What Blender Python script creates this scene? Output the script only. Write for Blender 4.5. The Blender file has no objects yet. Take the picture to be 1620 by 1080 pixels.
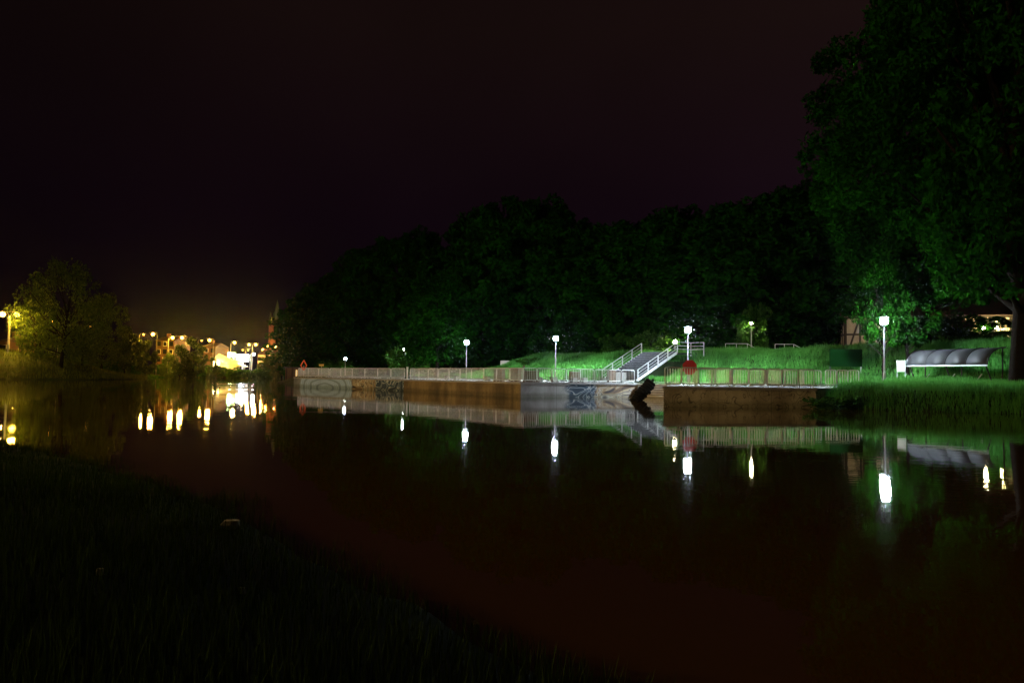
import bpy, math, random
import numpy as np
from mathutils import Vector, Matrix, Euler

random.seed(7)
R = math.radians
sc = bpy.context.scene
C = sc.collection

# ------------------------------------------------------------------ camera
F, CX, CY, CAMZ = 1200.0, 810.0, 540.0, 1.55
PITCH, ROLL = R(2.67), R(0.8)
cam_d = bpy.data.cameras.new('camera')
cam = bpy.data.objects.new('camera', cam_d)
C.objects.link(cam)
cam_d.sensor_width = 36
cam_d.lens = 36 * F / 1620
cam_d.clip_start = 0.05
cam_d.clip_end = 3000
CM = Matrix.Rotation(math.pi / 2 + PITCH, 3, 'X') @ Matrix.Rotation(ROLL, 3, 'Z')
cam.matrix_world = Matrix.Translation((0, 0, CAMZ)) @ CM.to_4x4()
sc.camera = cam

# ------------------------------------------------------------------ night sky (light-polluted cloud, no sun)
world = bpy.data.worlds.new('World')
sc.world = world
world.use_nodes = True
nt = world.node_tree
nt.nodes.clear()
out = nt.nodes.new('ShaderNodeOutputWorld')
bg = nt.nodes.new('ShaderNodeBackground')
tc = nt.nodes.new('ShaderNodeTexCoord')
sep = nt.nodes.new('ShaderNodeSeparateXYZ')
nt.links.new(tc.outputs['Generated'], sep.inputs[0])
rz = nt.nodes.new('ShaderNodeValToRGB')
rz.color_ramp.elements[0].position = 0.0
rz.color_ramp.elements[0].color = (0.0036, 0.0018, 0.0034, 1)
rz.color_ramp.elements[1].position = 0.42
rz.color_ramp.elements[1].color = (0.0078, 0.0036, 0.0034, 1)
e = rz.color_ramp.elements.new(0.2)
e.color = (0.0052, 0.0019, 0.0042, 1)
nt.links.new(sep.outputs['Z'], rz.inputs[0])
mr = nt.nodes.new('ShaderNodeMapRange')
mr.inputs['From Min'].default_value = -0.6
mr.inputs['From Max'].default_value = 0.35
mr.inputs['To Min'].default_value = 0.55
mr.inputs['To Max'].default_value = 1.15
nt.links.new(sep.outputs['X'], mr.inputs['Value'])
nt.links.new(rz.outputs[0], bg.inputs[0])
cl = nt.nodes.new('ShaderNodeTexNoise')
cl.inputs['Scale'].default_value = 2.2
cl.inputs['Detail'].default_value = 4
nt.links.new(tc.outputs['Generated'], cl.inputs['Vector'])
cm = nt.nodes.new('ShaderNodeMapRange')
cm.inputs['From Min'].default_value = .3
cm.inputs['From Max'].default_value = .7
cm.inputs['To Min'].default_value = .8
cm.inputs['To Max'].default_value = 1.2
nt.links.new(cl.outputs[0], cm.inputs['Value'])
mm = nt.nodes.new('ShaderNodeMath')
mm.operation = 'MULTIPLY'
nt.links.new(mr.outputs[0], mm.inputs[0])
nt.links.new(cm.outputs[0], mm.inputs[1])
nt.links.new(mm.outputs[0], bg.inputs[1])
nt.links.new(bg.outputs[0], out.inputs[0])

sc.view_settings.view_transform = 'Standard'
sc.view_settings.look = 'None'
sc.view_settings.exposure = 0.0
sc.view_settings.gamma = 1.0
sc.view_settings.use_curve_mapping = False
sc.render.engine = 'CYCLES'
cy = sc.cycles
cy.use_denoising = True
cy.max_bounces = 6
cy.diffuse_bounces = 2
cy.glossy_bounces = 3
cy.transmission_bounces = 4
cy.transparent_max_bounces = 8
cy.volume_bounces = 0
cy.sample_clamp_indirect = 6
cy.caustics_reflective = False
cy.caustics_refractive = False
cy.volume_step_rate = 10


def ray(px, py):
    return CM @ Vector(((px - CX) / F, (CY - py) / F, -1))


def atY(px, py, D):
    """point at depth D seen at a pixel of the photograph"""
    d = ray(px, py)
    return Vector((0, 0, CAMZ)) + d * (D / d.y)


def XY(px, D):
    d = ray(px, 590)
    return d.x * D / d.y


# ------------------------------------------------------------------ helpers
ORD = ['first', 'second', 'third', 'fourth', 'fifth', 'sixth', 'seventh', 'eighth', 'ninth', 'tenth', 'eleventh',
       'twelfth', 'thirteenth', 'fourteenth', 'fifteenth', 'sixteenth', 'seventeenth', 'eighteenth', 'nineteenth', 'twentieth']


def tag(o, label=None, cat=None, group=None, kind=None):
    if label: o['label'] = label
    if cat: o['category'] = cat
    if group: o['group'] = group
    if kind: o['kind'] = kind
    return o


def empty(name, loc, rz=0, sc_=(1, 1, 1)):
    o = bpy.data.objects.new(name, None)
    C.objects.link(o)
    o.location = loc
    o.rotation_euler = (0, 0, rz)
    o.scale = sc_
    o.empty_display_size = 0.3
    return o


def copy_tree(o, parent=None):
    c = o.copy()
    C.objects.link(c)
    if parent is not None:
        c.parent = parent
    for ch in o.children:
        copy_tree(ch, c)
    return c


class MB:
    def __init__(self):
        self.v, self.f = [], []

    def add(self, vs, fs):
        n = len(self.v)
        self.v += [tuple(v) for v in vs]
        self.f += [tuple(i + n for i in f) for f in fs]
        return self

    def box(self, c, s, rz=0, rx=0, ry=0):
        m = Euler((rx, ry, rz)).to_matrix()
        vs = [Vector(c) + m @ Vector((x * s[0] / 2, y * s[1] / 2, z * s[2] / 2))
              for x in (-1, 1) for y in (-1, 1) for z in (-1, 1)]
        return self.add(vs, [(0, 1, 3, 2), (4, 6, 7, 5), (0, 4, 5, 1), (2, 3, 7, 6), (0, 2, 6, 4), (1, 5, 7, 3)])

    def tube(self, pts, rad, n=6, cap=True):
        pts = [Vector(p) for p in pts]
        if not hasattr(rad, '__len__'): rad = [rad] * len(pts)
        base = len(self.v)
        up = None
        for i, p in enumerate(pts):
            d = (pts[min(i + 1, len(pts) - 1)] - pts[max(i - 1, 0)]).normalized()
            if up is None:
                up = Vector((0, 0, 1)) if abs(d.z) < .9 else Vector((1, 0, 0))
            a = d.cross(up).normalized()
            b = d.cross(a).normalized()
            up = -b if (-b).length > 0 else up
            up = b.cross(d) if False else up
            for k in range(n):
                t = 2 * math.pi * k / n
                self.v.append(tuple(p + (a * math.cos(t) + b * math.sin(t)) * rad[i]))
        for i in range(len(pts) - 1):
            for k in range(n):
                q = base + i * n
                self.f.append((q + k, q + (k + 1) % n, q + n + (k + 1) % n, q + n + k))
        if cap:
            self.f.append(tuple(base + k for k in range(n)))
            q = base + (len(pts) - 1) * n
            self.f.append(tuple(q + n - 1 - k for k in range(n)))
        return self

    def lathe(self, prof, n=12, c=(0, 0, 0)):
        base = len(self.v)
        for r, z in prof:
            for k in range(n):
                t = 2 * math.pi * k / n
                self.v.append((c[0] + r * math.cos(t), c[1] + r * math.sin(t), c[2] + z))
        for i in range(len(prof) - 1):
            for k in range(n):
                q = base + i * n
                self.f.append((q + k, q + (k + 1) % n, q + n + (k + 1) % n, q + n + k))
        self.f.append(tuple(base + n - 1 - k for k in range(n)))
        q = base + (len(prof) - 1) * n
        self.f.append(tuple(q + k for k in range(n)))
        return self

    def prism(self, poly, z0, z1):
        n = len(poly)
        vs = [(x, y, z0) for x, y in poly] + [(x, y, z1) for x, y in poly]
        fs = [tuple(range(n - 1, -1, -1)), tuple(range(n, 2 * n))]
        fs += [(i, (i + 1) % n, n + (i + 1) % n, n + i) for i in range(n)]
        return self.add(vs, fs)

    def build(self, name, mat, parent=None, loc=None, rz=0, smooth=False):
        me = bpy.data.meshes.new(name)
        me.from_pydata(self.v, [], self.f)
        me.update()
        if smooth:
            me.polygons.foreach_set('use_smooth', [True] * len(me.polygons))
        me.materials.append(mat)
        o = bpy.data.objects.new(name, me)
        C.objects.link(o)
        if parent: o.parent = parent
        if loc is not None: o.location = loc
        o.rotation_euler.z = rz
        return o


def np_mesh(name, co, quads, mat, smooth=False):
    me = bpy.data.meshes.new(name)
    me.vertices.add(len(co))
    me.vertices.foreach_set('co', np.asarray(co, dtype=np.float32).ravel())
    nf, k = quads.shape
    me.loops.add(nf * k)
    me.loops.foreach_set('vertex_index', quads.astype(np.int32).ravel())
    me.polygons.add(nf)
    me.polygons.foreach_set('loop_start', np.arange(0, nf * k, k, dtype=np.int32))
    me.polygons.foreach_set('loop_total', np.full(nf, k, dtype=np.int32))
    me.polygons.foreach_set('use_smooth', np.full(nf, smooth))
    me.update(calc_edges=True)
    me.validate()
    me.materials.append(mat)
    return me


# ------------------------------------------------------------------ materials
def mat(name, col, rough=.7, metal=0, noise=None, scale=3, bump=0, coord='Object', spec=.5, trans=0):
    m = bpy.data.materials.new(name)
    m.use_nodes = True
    n, l = m.node_tree.nodes, m.node_tree.links
    b = n['Principled BSDF']
    b.inputs['Base Color'].default_value = (*col, 1)
    b.inputs['Roughness'].default_value = rough
    b.inputs['Metallic'].default_value = metal
    b.inputs['Specular IOR Level'].default_value = spec
    if noise:
        t = n.new('ShaderNodeTexCoord')
        x = n.new('ShaderNodeTexNoise')
        x.inputs['Scale'].default_value = scale
        x.inputs['Detail'].default_value = 6
        x.inputs['Roughness'].default_value = .65
        l.new(t.outputs[coord], x.inputs['Vector'])
        r = n.new('ShaderNodeValToRGB')
        r.color_ramp.elements[0].position = .3
        r.color_ramp.elements[1].position = .7
        r.color_ramp.elements[0].color = (*noise, 1)
        r.color_ramp.elements[1].color = (*col, 1)
        l.new(x.outputs[0], r.inputs[0])
        l.new(r.outputs[0], b.inputs['Base Color'])
        if bump:
            bp = n.new('ShaderNodeBump')
            bp.inputs['Strength'].default_value = bump
            bp.inputs['Distance'].default_value = .05
            l.new(x.outputs[0], bp.inputs['Height'])
            l.new(bp.outputs[0], b.inputs['Normal'])
    return m


def leaf_mat(name, c1, c2, trans=.45, nsc=.9, wn=.6, wi=.5, rp=(.2, .85)):
    m = bpy.data.materials.new(name)
    m.use_nodes = True
    n, l = m.node_tree.nodes, m.node_tree.links
    n.clear()
    o = n.new('ShaderNodeOutputMaterial')
    mx = n.new('ShaderNodeMixShader')
    mx.inputs[0].default_value = trans
    d = n.new('ShaderNodeBsdfDiffuse')
    tr = n.new('ShaderNodeBsdfTranslucent')
    g = n.new('ShaderNodeNewGeometry')
    x = n.new('ShaderNodeTexNoise')
    x.inputs['Scale'].default_value = nsc
    x.inputs['Detail'].default_value = 3
    t = n.new('ShaderNodeTexCoord')
    l.new(t.outputs['Object'], x.inputs['Vector'])
    ad = n.new('ShaderNodeMath')
    ad.operation = 'ADD'
    ml = n.new('ShaderNodeMath')
    ml.operation = 'MULTIPLY'
    ml.inputs[1].default_value = wi
    l.new(g.outputs['Random Per Island'], ml.inputs[0])
    l.new(ml.outputs[0], ad.inputs[0])
    ml2 = n.new('ShaderNodeMath')
    ml2.operation = 'MULTIPLY'
    ml2.inputs[1].default_value = wn
    l.new(x.outputs[0], ml2.inputs[0])
    l.new(ml2.outputs[0], ad.inputs[1])
    r = n.new('ShaderNodeValToRGB')
    r.color_ramp.elements[0].position = rp[0]
    r.color_ramp.elements[1].position = rp[1]
    r.color_ramp.elements[0].color = (*c1, 1)
    r.color_ramp.elements[1].color = (*c2, 1)
    l.new(ad.outputs[0], r.inputs[0])
    l.new(r.outputs[0], d.inputs[0])
    l.new(r.outputs[0], tr.inputs[0])
    l.new(d.outputs[0], mx.inputs[1])
    l.new(tr.outputs[0], mx.inputs[2])
    l.new(mx.outputs[0], o.inputs[0])
    return m


def emit(name, col, s):
    m = bpy.data.materials.new(name)
    m.use_nodes = True
    n, l = m.node_tree.nodes, m.node_tree.links
    b = n['Principled BSDF']
    b.inputs['Base Color'].default_value = (.8, .8, .8, 1)
    b.inputs['Emission Color'].default_value = (*col, 1)
    b.inputs['Emission Strength'].default_value = s
    return m


def wall_mat(name, base, dark, mural=0, doodle=0):
    """stained concrete in the wall's own frame (x along, z up); mural: painted bands of swirls"""
    m = bpy.data.materials.new(name)
    m.use_nodes = True
    n, l = m.node_tree.nodes, m.node_tree.links
    b = n['Principled BSDF']
    b.inputs['Roughness'].default_value = .85
    t = n.new('ShaderNodeTexCoord')

    def noise(scale, stretch=(1, 1, 1), detail=5):
        mp = n.new('ShaderNodeMapping')
        mp.inputs['Scale'].default_value = stretch
        l.new(t.outputs['Object'], mp.inputs[0])
        x = n.new('ShaderNodeTexNoise')
        x.inputs['Scale'].default_value = scale
        x.inputs['Detail'].default_value = detail
        l.new(mp.outputs[0], x.inputs['Vector'])
        return x.outputs[0]

    def ramp(src, stops, interp='LINEAR'):
        r = n.new('ShaderNodeValToRGB')
        r.color_ramp.interpolation = interp
        els = r.color_ramp.elements
        els[0].position, els[0].color = stops[0][0], (*stops[0][1], 1)
        els[1].position, els[1].color = stops[-1][0], (*stops[-1][1], 1)
        for p, c in stops[1:-1]:
            e = els.new(p)
            e.color = (*c, 1)
        l.new(src, r.inputs[0])
        return r.outputs[0]

    def mix(f, a, c, mode='MIX'):
        x = n.new('ShaderNodeMix')
        x.data_type = 'RGBA'
        x.blend_type = mode
        if hasattr(f, 'links'): l.new(f, x.inputs[0])
        else: x.inputs[0].default_value = f
        l.new(a, x.inputs[6])
        l.new(c, x.inputs[7])
        return x.outputs[2]

    col = ramp(noise(.36, (1, 1, .35)), [(.4, dark), (.56, base)])
    streak = ramp(noise(.9, (1, 1, .3)), [(.34, (.5, .47, .42)), (.62, (1, 1, 1))])
    col = mix(.8, col, streak, 'MULTIPLY')
    fine = ramp(noise(9), [(.3, (.75, .75, .75)), (.7, (1, 1, 1))])
    col = mix(.7, col, fine, 'MULTIPLY')
    sp = n.new('ShaderNodeSeparateXYZ')
    l.new(t.outputs['Object'], sp.inputs[0])
    if mural:
        # painted panels: eye-like rings, feathered browns, blue scribbles
        wv = n.new('ShaderNodeTexWave')
        wv.wave_type = 'RINGS'
        wv.rings_direction = 'Y'
        mp = n.new('ShaderNodeMapping')
        mp.inputs['Location'].default_value = (-mural[0] * .42, 0, .12)
        mp.inputs['Scale'].default_value = (.42, 1, 1.2)
        l.new(t.outputs['Object'], mp.inputs[0])
        l.new(mp.outputs[0], wv.inputs['Vector'])
        wv.inputs['Scale'].default_value = .46
        wv.inputs['Distortion'].default_value = 6
        wv.inputs['Detail'].default_value = 2
        wv.inputs['Detail Scale'].default_value = .9
        eye = ramp(wv.outputs[1], [(.0, (.2, .29, .44)), (.3, (.3, .44, .7)), (.5, (.45, .62, .9)), (.8, (.26, .4, .66)), (1, (.4, .56, .85))])  # ring whites tinted blue, offsetting the orange lamp light within the paint colour
        def swirl(sc_, dist, seed):
            mp = n.new('ShaderNodeMapping')
            mp.inputs['Location'].default_value = (seed, 0, seed)
            mp.inputs['Scale'].default_value = (.8, 1, 1.1)
            l.new(t.outputs['Object'], mp.inputs[0])
            x = n.new('ShaderNodeTexNoise')
            x.inputs['Scale'].default_value = sc_
            x.inputs['Detail'].default_value = 1.2
            x.inputs['Distortion'].default_value = dist
            l.new(mp.outputs[0], x.inputs['Vector'])
            return x.outputs[0]
        feather = ramp(swirl(.42, 3.0, 3), [(.28, (.03, .025, .03)), (.36, (.2, .13, .07)), (.42, (.42, .34, .22)), (.455, (.05, .045, .05)), (.48, (.5, .47, .4)),
                                          (.53, (.3, .2, .11)), (.565, (.6, .58, .52)), (.59, (.06, .05, .06)), (.64, (.4, .3, .18)), (.75, (.2, .1, .05))])
        scrib = ramp(swirl(.5, 2.4, 9), [(.3, (.02, .035, .06)), (.44, (.03, .06, .1)), (.465, (.5, .55, .58)), (.49, (.03, .06, .1)), (.56, (.04, .08, .13)), (.58, (.45, .5, .54)), (.6, (.04, .07, .12)), (.7, (.02, .04, .06))])
        # zones along x
        def step(x0, w):
            a = n.new('ShaderNodeMath')
            a.operation = 'MULTIPLY_ADD'
            nz = noise(.8)
            s = n.new('ShaderNodeMath')
            s.operation = 'MULTIPLY_ADD'
            s.inputs[1].default_value = 1.6
            l.new(nz, s.inputs[0])
            l.new(sp.outputs[0], s.inputs[2])
            mr = n.new('ShaderNodeMapRange')
            mr.inputs['From Min'].default_value = x0 + .8 - w
            mr.inputs['From Max'].default_value = x0 + .8 + w
            l.new(s.outputs[0], mr.inputs['Value'])
            return mr.outputs[0]
        col = mix(step(mural[1], .3), col, eye)
        col = mix(step(mural[2], .2), col, feather)
        col = mix(step(mural[3], .2), col, scrib)
        if len(mural) > 4:
            col = mix(step(mural[4], .2), col, feather)
    if doodle:
        w3 = n.new('ShaderNodeTexNoise')
        w3.inputs['Scale'].default_value = 1.3
        w3.inputs['Detail'].default_value = 1
        w3.inputs['Distortion'].default_value = 1.5
        l.new(t.outputs['Object'], w3.inputs['Vector'])
        lines = ramp(w3.outputs[0], [(.47, (1, 1, 1)), (.49, (.25, .25, .25)), (.505, (.25, .25, .25)), (.525, (1, 1, 1))])
        col = mix(doodle, col, lines, 'MULTIPLY')
    # construction joints and hairline cracks
    pp = n.new('ShaderNodeMath')
    pp.operation = 'PINGPONG'
    pp.inputs[1].default_value = 1.63
    l.new(sp.outputs[0], pp.inputs[0])
    col = mix(.75, col, ramp(pp.outputs[0], [(0, (.2, .2, .2)), (.028, (1, 1, 1))]), 'MULTIPLY')
    vc = n.new('ShaderNodeTexVoronoi')
    vc.feature = 'DISTANCE_TO_EDGE'
    vc.inputs['Scale'].default_value = .8
    l.new(t.outputs['Object'], vc.inputs['Vector'])
    col = mix(.5, col, ramp(vc.outputs[0], [(0, (.4, .4, .4)), (.012, (1, 1, 1))]), 'MULTIPLY')
    # damp band just over the water
    mr = n.new('ShaderNodeMapRange')
    mr.inputs['From Min'].default_value = .05
    mr.inputs['From Max'].default_value = .28
    nz = n.new('ShaderNodeMath')
    nz.operation = 'MULTIPLY_ADD'
    nz.inputs[1].default_value = -.25
    l.new(noise(1.5), nz.inputs[0])
    l.new(sp.outputs[2], nz.inputs[2])
    l.new(nz.outputs[0], mr.inputs['Value'])
    wet = n.new('ShaderNodeMix')
    wet.data_type = 'RGBA'
    wet.inputs[6].default_value = (.6, .62, .56, 1)
    wet.inputs[7].default_value = (1, 1, 1, 1)
    l.new(mr.outputs[0], wet.inputs[0])
    col = mix(1.0, col, wet.outputs[2], 'MULTIPLY')
    l.new(col, b.inputs['Base Color'])
    bp = n.new('ShaderNodeBump')
    bp.inputs['Strength'].default_value = .4
    bp.inputs['Distance'].default_value = .03
    l.new(noise(6), bp.inputs['Height'])
    l.new(bp.outputs[0], b.inputs['Normal'])
    return m


M = {
    'steel': mat('galvanised_steel', (.68, .69, .7), .45, .15, noise=(.45, .45, .44), scale=4),
    'dark_metal': mat('dark_metal', (.05, .052, .055), .45, .6, noise=(.03, .03, .03)),
    'tread': mat('stair_grating', (.035, .04, .05), .5, .5, noise=(.015, .018, .022), scale=6),
    'nosing': mat('pale_steel_edge', (.3, .32, .35), .4, .5, noise=(.04, .045, .05), scale=5),  # pale steel broken up by dark patches
    'pole': mat('painted_pole', (.42, .43, .44), .45, .2, noise=(.32, .32, .32)),
    'concrete': mat('concrete', (.36, .35, .33), .9, noise=(.22, .21, .2), scale=2, bump=.3),
    'paving': mat('paving', (.27, .26, .24), .9, noise=(.17, .165, .15), scale=1.2, bump=.2),
    'wood': mat('weathered_wood', (.16, .10, .055), .8, noise=(.07, .045, .03), scale=5, bump=.4),
    'bark': mat('bark', (.014, .011, .008), .95, noise=(.006, .005, .004), scale=5, bump=.9, spec=.04),
    'rubber': mat('tyre_rubber', (.009, .009, .009), .85, noise=(.005, .005, .005), spec=.2),
    'red': mat('faded_red_paint', (.6, .028, .015), .6, noise=(.48, .02, .012)),
    'orange': mat('orange_paint', (.8, .14, .03), .5),
    'yellow': mat('yellow_paint', (.5, .38, .06), .6),
    'white': mat('white_paint', (.75, .76, .75), .5, noise=(.62, .62, .6)),
    'green_board': mat('green_panel', (.004, .03, .006), .95, noise=(.003, .022, .004), spec=.03),
    'plaster': mat('cream_plaster', (.55, .47, .34), .9, noise=(.42, .36, .26), scale=1.5),
    'ochre': mat('orange_plaster', (.14, .075, .028), .9, noise=(.10, .05, .018), scale=.6),
    'timber': mat('dark_timber', (.022, .015, .011), .8),
    'roof': mat('roof_tiles', (.09, .045, .035), .85, noise=(.05, .03, .025), scale=3),
    'glass_dark': mat('window_glass', (.012, .014, .018), .08),
    'brick': mat('church_brick', (.22, .1, .065), .9, noise=(.14, .07, .05), scale=1),
    'copper': mat('spire_copper', (.10, .16, .13), .6, noise=(.07, .12, .1)),
    'stone': mat('pale_stone', (.34, .31, .2), .9, noise=(.22, .2, .12), scale=12, bump=.5),
    'blue_lit_boards': mat('blue_lit_boards', (.32, .42, .62), .7, noise=(.24, .32, .5)),  # pale boards with the cold blue light put into their colour
    'canvas': mat('cream_canvas', (.7, .6, .38), .8),
    'leaf': leaf_mat('leaf_green', (.002, .016, .001), (.016, .10, .005), .35, .22, .9, .35, (.3, .95)),
    'leaf_willow': leaf_mat('willow_leaf', (.03, .06, .010), (.09, .14, .028)),
    'leaf_bush': leaf_mat('bush_leaf', (.016, .055, .008), (.05, .14, .018)),
    'grass': leaf_mat('grass_blades', (.005, .026, .003), (.11, .37, .07), .3, .28, 1.5, .2, (.45, .98)),  # patchy turf; its broad dark patches also put slope shade into the colour
    'grass_dry': leaf_mat('rough_grass_blades', (.04, .06, .010), (.13, .17, .03), .35),
    'grass_near': leaf_mat('near_grass_blades', (.007, .017, .001), (.03, .05, .005), .2),
    'soil': mat('turf_ground', (.018, .05, .012), .95, noise=(.025, .028, .012), scale=.8, bump=.5, spec=.1),
    'globe_white': emit('lit_white_globe', (.72, .88, 1.0), 420),
    'globe_small': emit('lit_small_globe', (.75, .9, 1.0), 60),
    'globe_warm': emit('lit_warm_globe', (1.0, .78, .42), 300),
    'sodium': emit('lit_sodium_lens', (1.0, .5, .07), 16),
    'sodium_far': emit('lit_far_sodium_lens', (1.0, .5, .07), 8),
    'white_far': emit('lit_far_white_lens', (.95, .97, 1.0), 300),
    'billboard': emit('lit_billboard', (.75, .9, 1.0), 7),
    'green_sign': emit('lit_green_sign', (.55, 1.0, .45), 4),
    'lit_window': emit('lit_window', (1.0, .62, .2), .9),
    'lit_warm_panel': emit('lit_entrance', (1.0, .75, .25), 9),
}


def light(name, parent, loc, power, col, r, down=None):
    d = bpy.data.lights.new(name, 'SPOT' if down else 'POINT')
    if down:      # shaded head: throws its light down and out, little above the horizontal
        d.spot_size, d.spot_blend = R(down[0]), down[1]
    d.energy = power * (13 if col[2] > .7 else 6.5)
    d.color = col
    d.shadow_soft_size = r
    o = bpy.data.objects.new(name, d)
    C.objects.link(o)
    o.parent = parent
    o.location = loc
    return o


# ------------------------------------------------------------------ land shape
RIGHT = [(-26.5, 92.5), (-10.7, 75.5), (.7, 58.2), (10.6, 63.8), (13.9, 63.0), (8.6, 42.9), (17.8, 44.4), (19.6, 42.4),
         (23.5, 39.6), (32, 38.2), (60, 35), (600, 20), (600, 1600), (-700, 1600), (-60, 245), (-57, 200), (-41, 130)]
LEFT = [(-700, 20), (-150, 88), (-88, 118), (-73, 132), (-74, 150), (-84, 175), (-98, 205), (-112, 222), (-95, 232), (-40, 236), (-40, 1600), (-700, 1600)]
NEAR = [(-60, 34), (-26, 26.5), (-10.9, 16.2), (-6.2, 11.6), (-2.9, 7.9), (-1.2, 5.6), (.15, 3.9), (1.4, 2.2), (3.2, -1), (6, -8), (40, -60), (-200, -60), (-200, 40)]


def inside(P, poly):
    x, y = P[:, 0], P[:, 1]
    r = np.zeros(len(P), bool)
    n = len(poly)
    for i in range(n):
        x1, y1 = poly[i]
        x2, y2 = poly[(i + 1) % n]
        c = ((y1 > y) != (y2 > y))
        with np.errstate(divide='ignore', invalid='ignore'):
            xi = (x2 - x1) * (y - y1) / (y2 - y1 + 1e-12) + x1
        r ^= c & (x < xi)
    return r


def segdist(P, a, b):
    a, b = np.array(a), np.array(b)
    d = b - a
    t = np.clip(((P - a) @ d) / (d @ d), 0, 1)
    return np.linalg.norm(P - (a + t[:, None] * d), axis=1)


def polydist(P, poly):
    ds = np.stack([segdist(P, poly[i], poly[(i + 1) % len(poly)]) for i in range(len(poly))])
    s = np.where(inside(P, poly), 1, -1)
    return ds.min(0) * s, ds.argmin(0)


def sst(x, a, b):
    t = np.clip((x - a) / (b - a), 0, 1)
    return t * t * (3 - 2 * t)


def vn(P, f, seed=0):
    """cheap smooth value noise"""
    rs = np.random.RandomState(seed)
    g = rs.rand(64, 64)
    q = P * f
    i = np.floor(q).astype(int)
    u = q - i
    u = u * u * (3 - 2 * u)
    a = g[i[:, 0] % 64, i[:, 1] % 64]
    b = g[(i[:, 0] + 1) % 64, i[:, 1] % 64]
    c = g[i[:, 0] % 64, (i[:, 1] + 1) % 64]
    d = g[(i[:, 0] + 1) % 64, (i[:, 1] + 1) % 64]
    return (a * (1 - u[:, 0]) + b * u[:, 0]) * (1 - u[:, 1]) + (c * (1 - u[:, 0]) + d * u[:, 0]) * u[:, 1]


def H(P):
    P = np.asarray(P, float).reshape(-1, 2)
    x, y = P[:, 0], P[:, 1]
    t = .6 * x - .8 * y
    n = .8 * x + .6 * y
    dr, er = polydist(P, RIGHT)
    nat = (er >= 6) & (er <= 11)
    base = np.where(nat, np.minimum(1.12 + .12 * sst(dr, 2, 12), -.25 + .62 * dr + .12 * (vn(P, .5) - .5)), 1.10)
    base = np.where(er >= 13, np.minimum(1.2, -.2 + .3 * dr), base)
    base = np.where(dr < np.where(er <= 5, 1.0, 0), -1.6, base)
    emb = 3.1 * sst(n, 54, 64) * sst(t, -93, -76) + (.5 * (vn(P, .12, 3) - .5)) * sst(n, 56, 66)
    zr = np.where(dr > 0, base + emb + .22 * sst(n, 47, 51), base)
    dl, el = polydist(P, LEFT)
    crest = 2.1 + 3.2 * (1 - sst(y, 125, 172)) * sst(-x, 55, 75)
    zl = np.where(dl > 0, -.1 + crest * sst(dl, -2, 15) + .5 * (vn(P, .15, 5) - .5) * sst(dl, 0, 6), -1.6)
    dn, en = polydist(P, NEAR)
    zn = np.where(dn > -1, np.minimum(.02 + .13 * dn, .42) + .05 * (vn(P, 1.2, 2) - .5), -1.6)
    return np.maximum(np.maximum(zr, zl), zn)


def Hz(x, y):
    return float(H([(x, y)])[0])


def lin(a, b, s):
    return list(np.arange(a, b, s))


xs = np.array([-1500, -900, -600, -450, -350, -280] + lin(-230, -120, 8) + lin(-120, -34, 2.5) + lin(-34, -14, .8) + lin(-14, 6, .35) + lin(6, 60, .7)
              + [62, 66, 72, 80, 90, 110, 140, 200, 300, 500, 900, 1500])
ys = np.array([-50, -30, -20, -12, -8] + lin(-6, 20, .35) + lin(20, 36, 2) + lin(36, 128, .7) + lin(128, 260, 3) + [270, 300, 350, 420, 550, 800, 1100, 1590])
gx, gy = np.meshgrid(xs, ys)
P = np.stack([gx.ravel(), gy.ravel()], 1)
Z = np.concatenate([H(P[i:i + 20000]) for i in range(0, len(P), 20000)])
co = np.column_stack([P, Z])
nx, ny = len(xs), len(ys)
idx = np.arange(nx * ny).reshape(ny, nx)
q = np.stack([idx[:-1, :-1], idx[:-1, 1:], idx[1:, 1:], idx[1:, :-1]], -1).reshape(-1, 4)
g = bpy.data.objects.new('ground', np_mesh('ground', co, q, M['soil'], True))
C.objects.link(g)
tag(g, kind='structure')

# promenade paving: a sheet on the quay just above the ground
pv = MB()
prom = [(-25.4, 92.6), (-10.0, 76.3), (.9, 59.7), (10.2, 65.1), (13.9, 64.2), (14.7, 63.0), (10.1, 44.4), (17.6, 44.2), (19.2, 47.5),
        (23.2, 50.6), (6.7, 72.6), (-2.8, 85.4), (-10.5, 97), (-20, 99)]
pv.add([(x, y, 1.345 if .8 * x + .6 * y > 52 else 1.117 + .22 * float(sst(np.array(.8 * x + .6 * y), 47, 51))) for x, y in prom], [tuple(range(len(prom)))])
# laid as a triangulated drape so it follows the ground
dr = MB()
pts = [(x, y) for x in np.arange(-26, 24, .7) for y in np.arange(43, 100, .7)]
PP = np.array(pts)
ins = inside(PP, prom) & inside(PP + (.7, 0), prom) & inside(PP + (0, .7), prom) & inside(PP + (.7, .7), prom)
for (x, y), k in zip(pts, ins):
    if not k: continue
    cs = [(x, y), (x + .7, y), (x + .7, y + .7), (x, y + .7)]
    zz = H(cs) + .03
    dr.add([(a, b, z) for (a, b), z in zip(cs, zz)], [(0, 1, 2, 3)])
tag(dr.build('promenade', M['paving']), kind='structure')

# ------------------------------------------------------------------ water
wm = bpy.data.materials.new('river_water')
wm.use_nodes = True
n, l = wm.node_tree.nodes, wm.node_tree.links
b = n['Principled BSDF']
b.inputs['Base Color'].default_value = (.055, .025, .0012, 1)
b.inputs['Roughness'].default_value = .022
b.inputs['IOR'].default_value = 1.33
t = n.new('ShaderNodeTexCoord')


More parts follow.
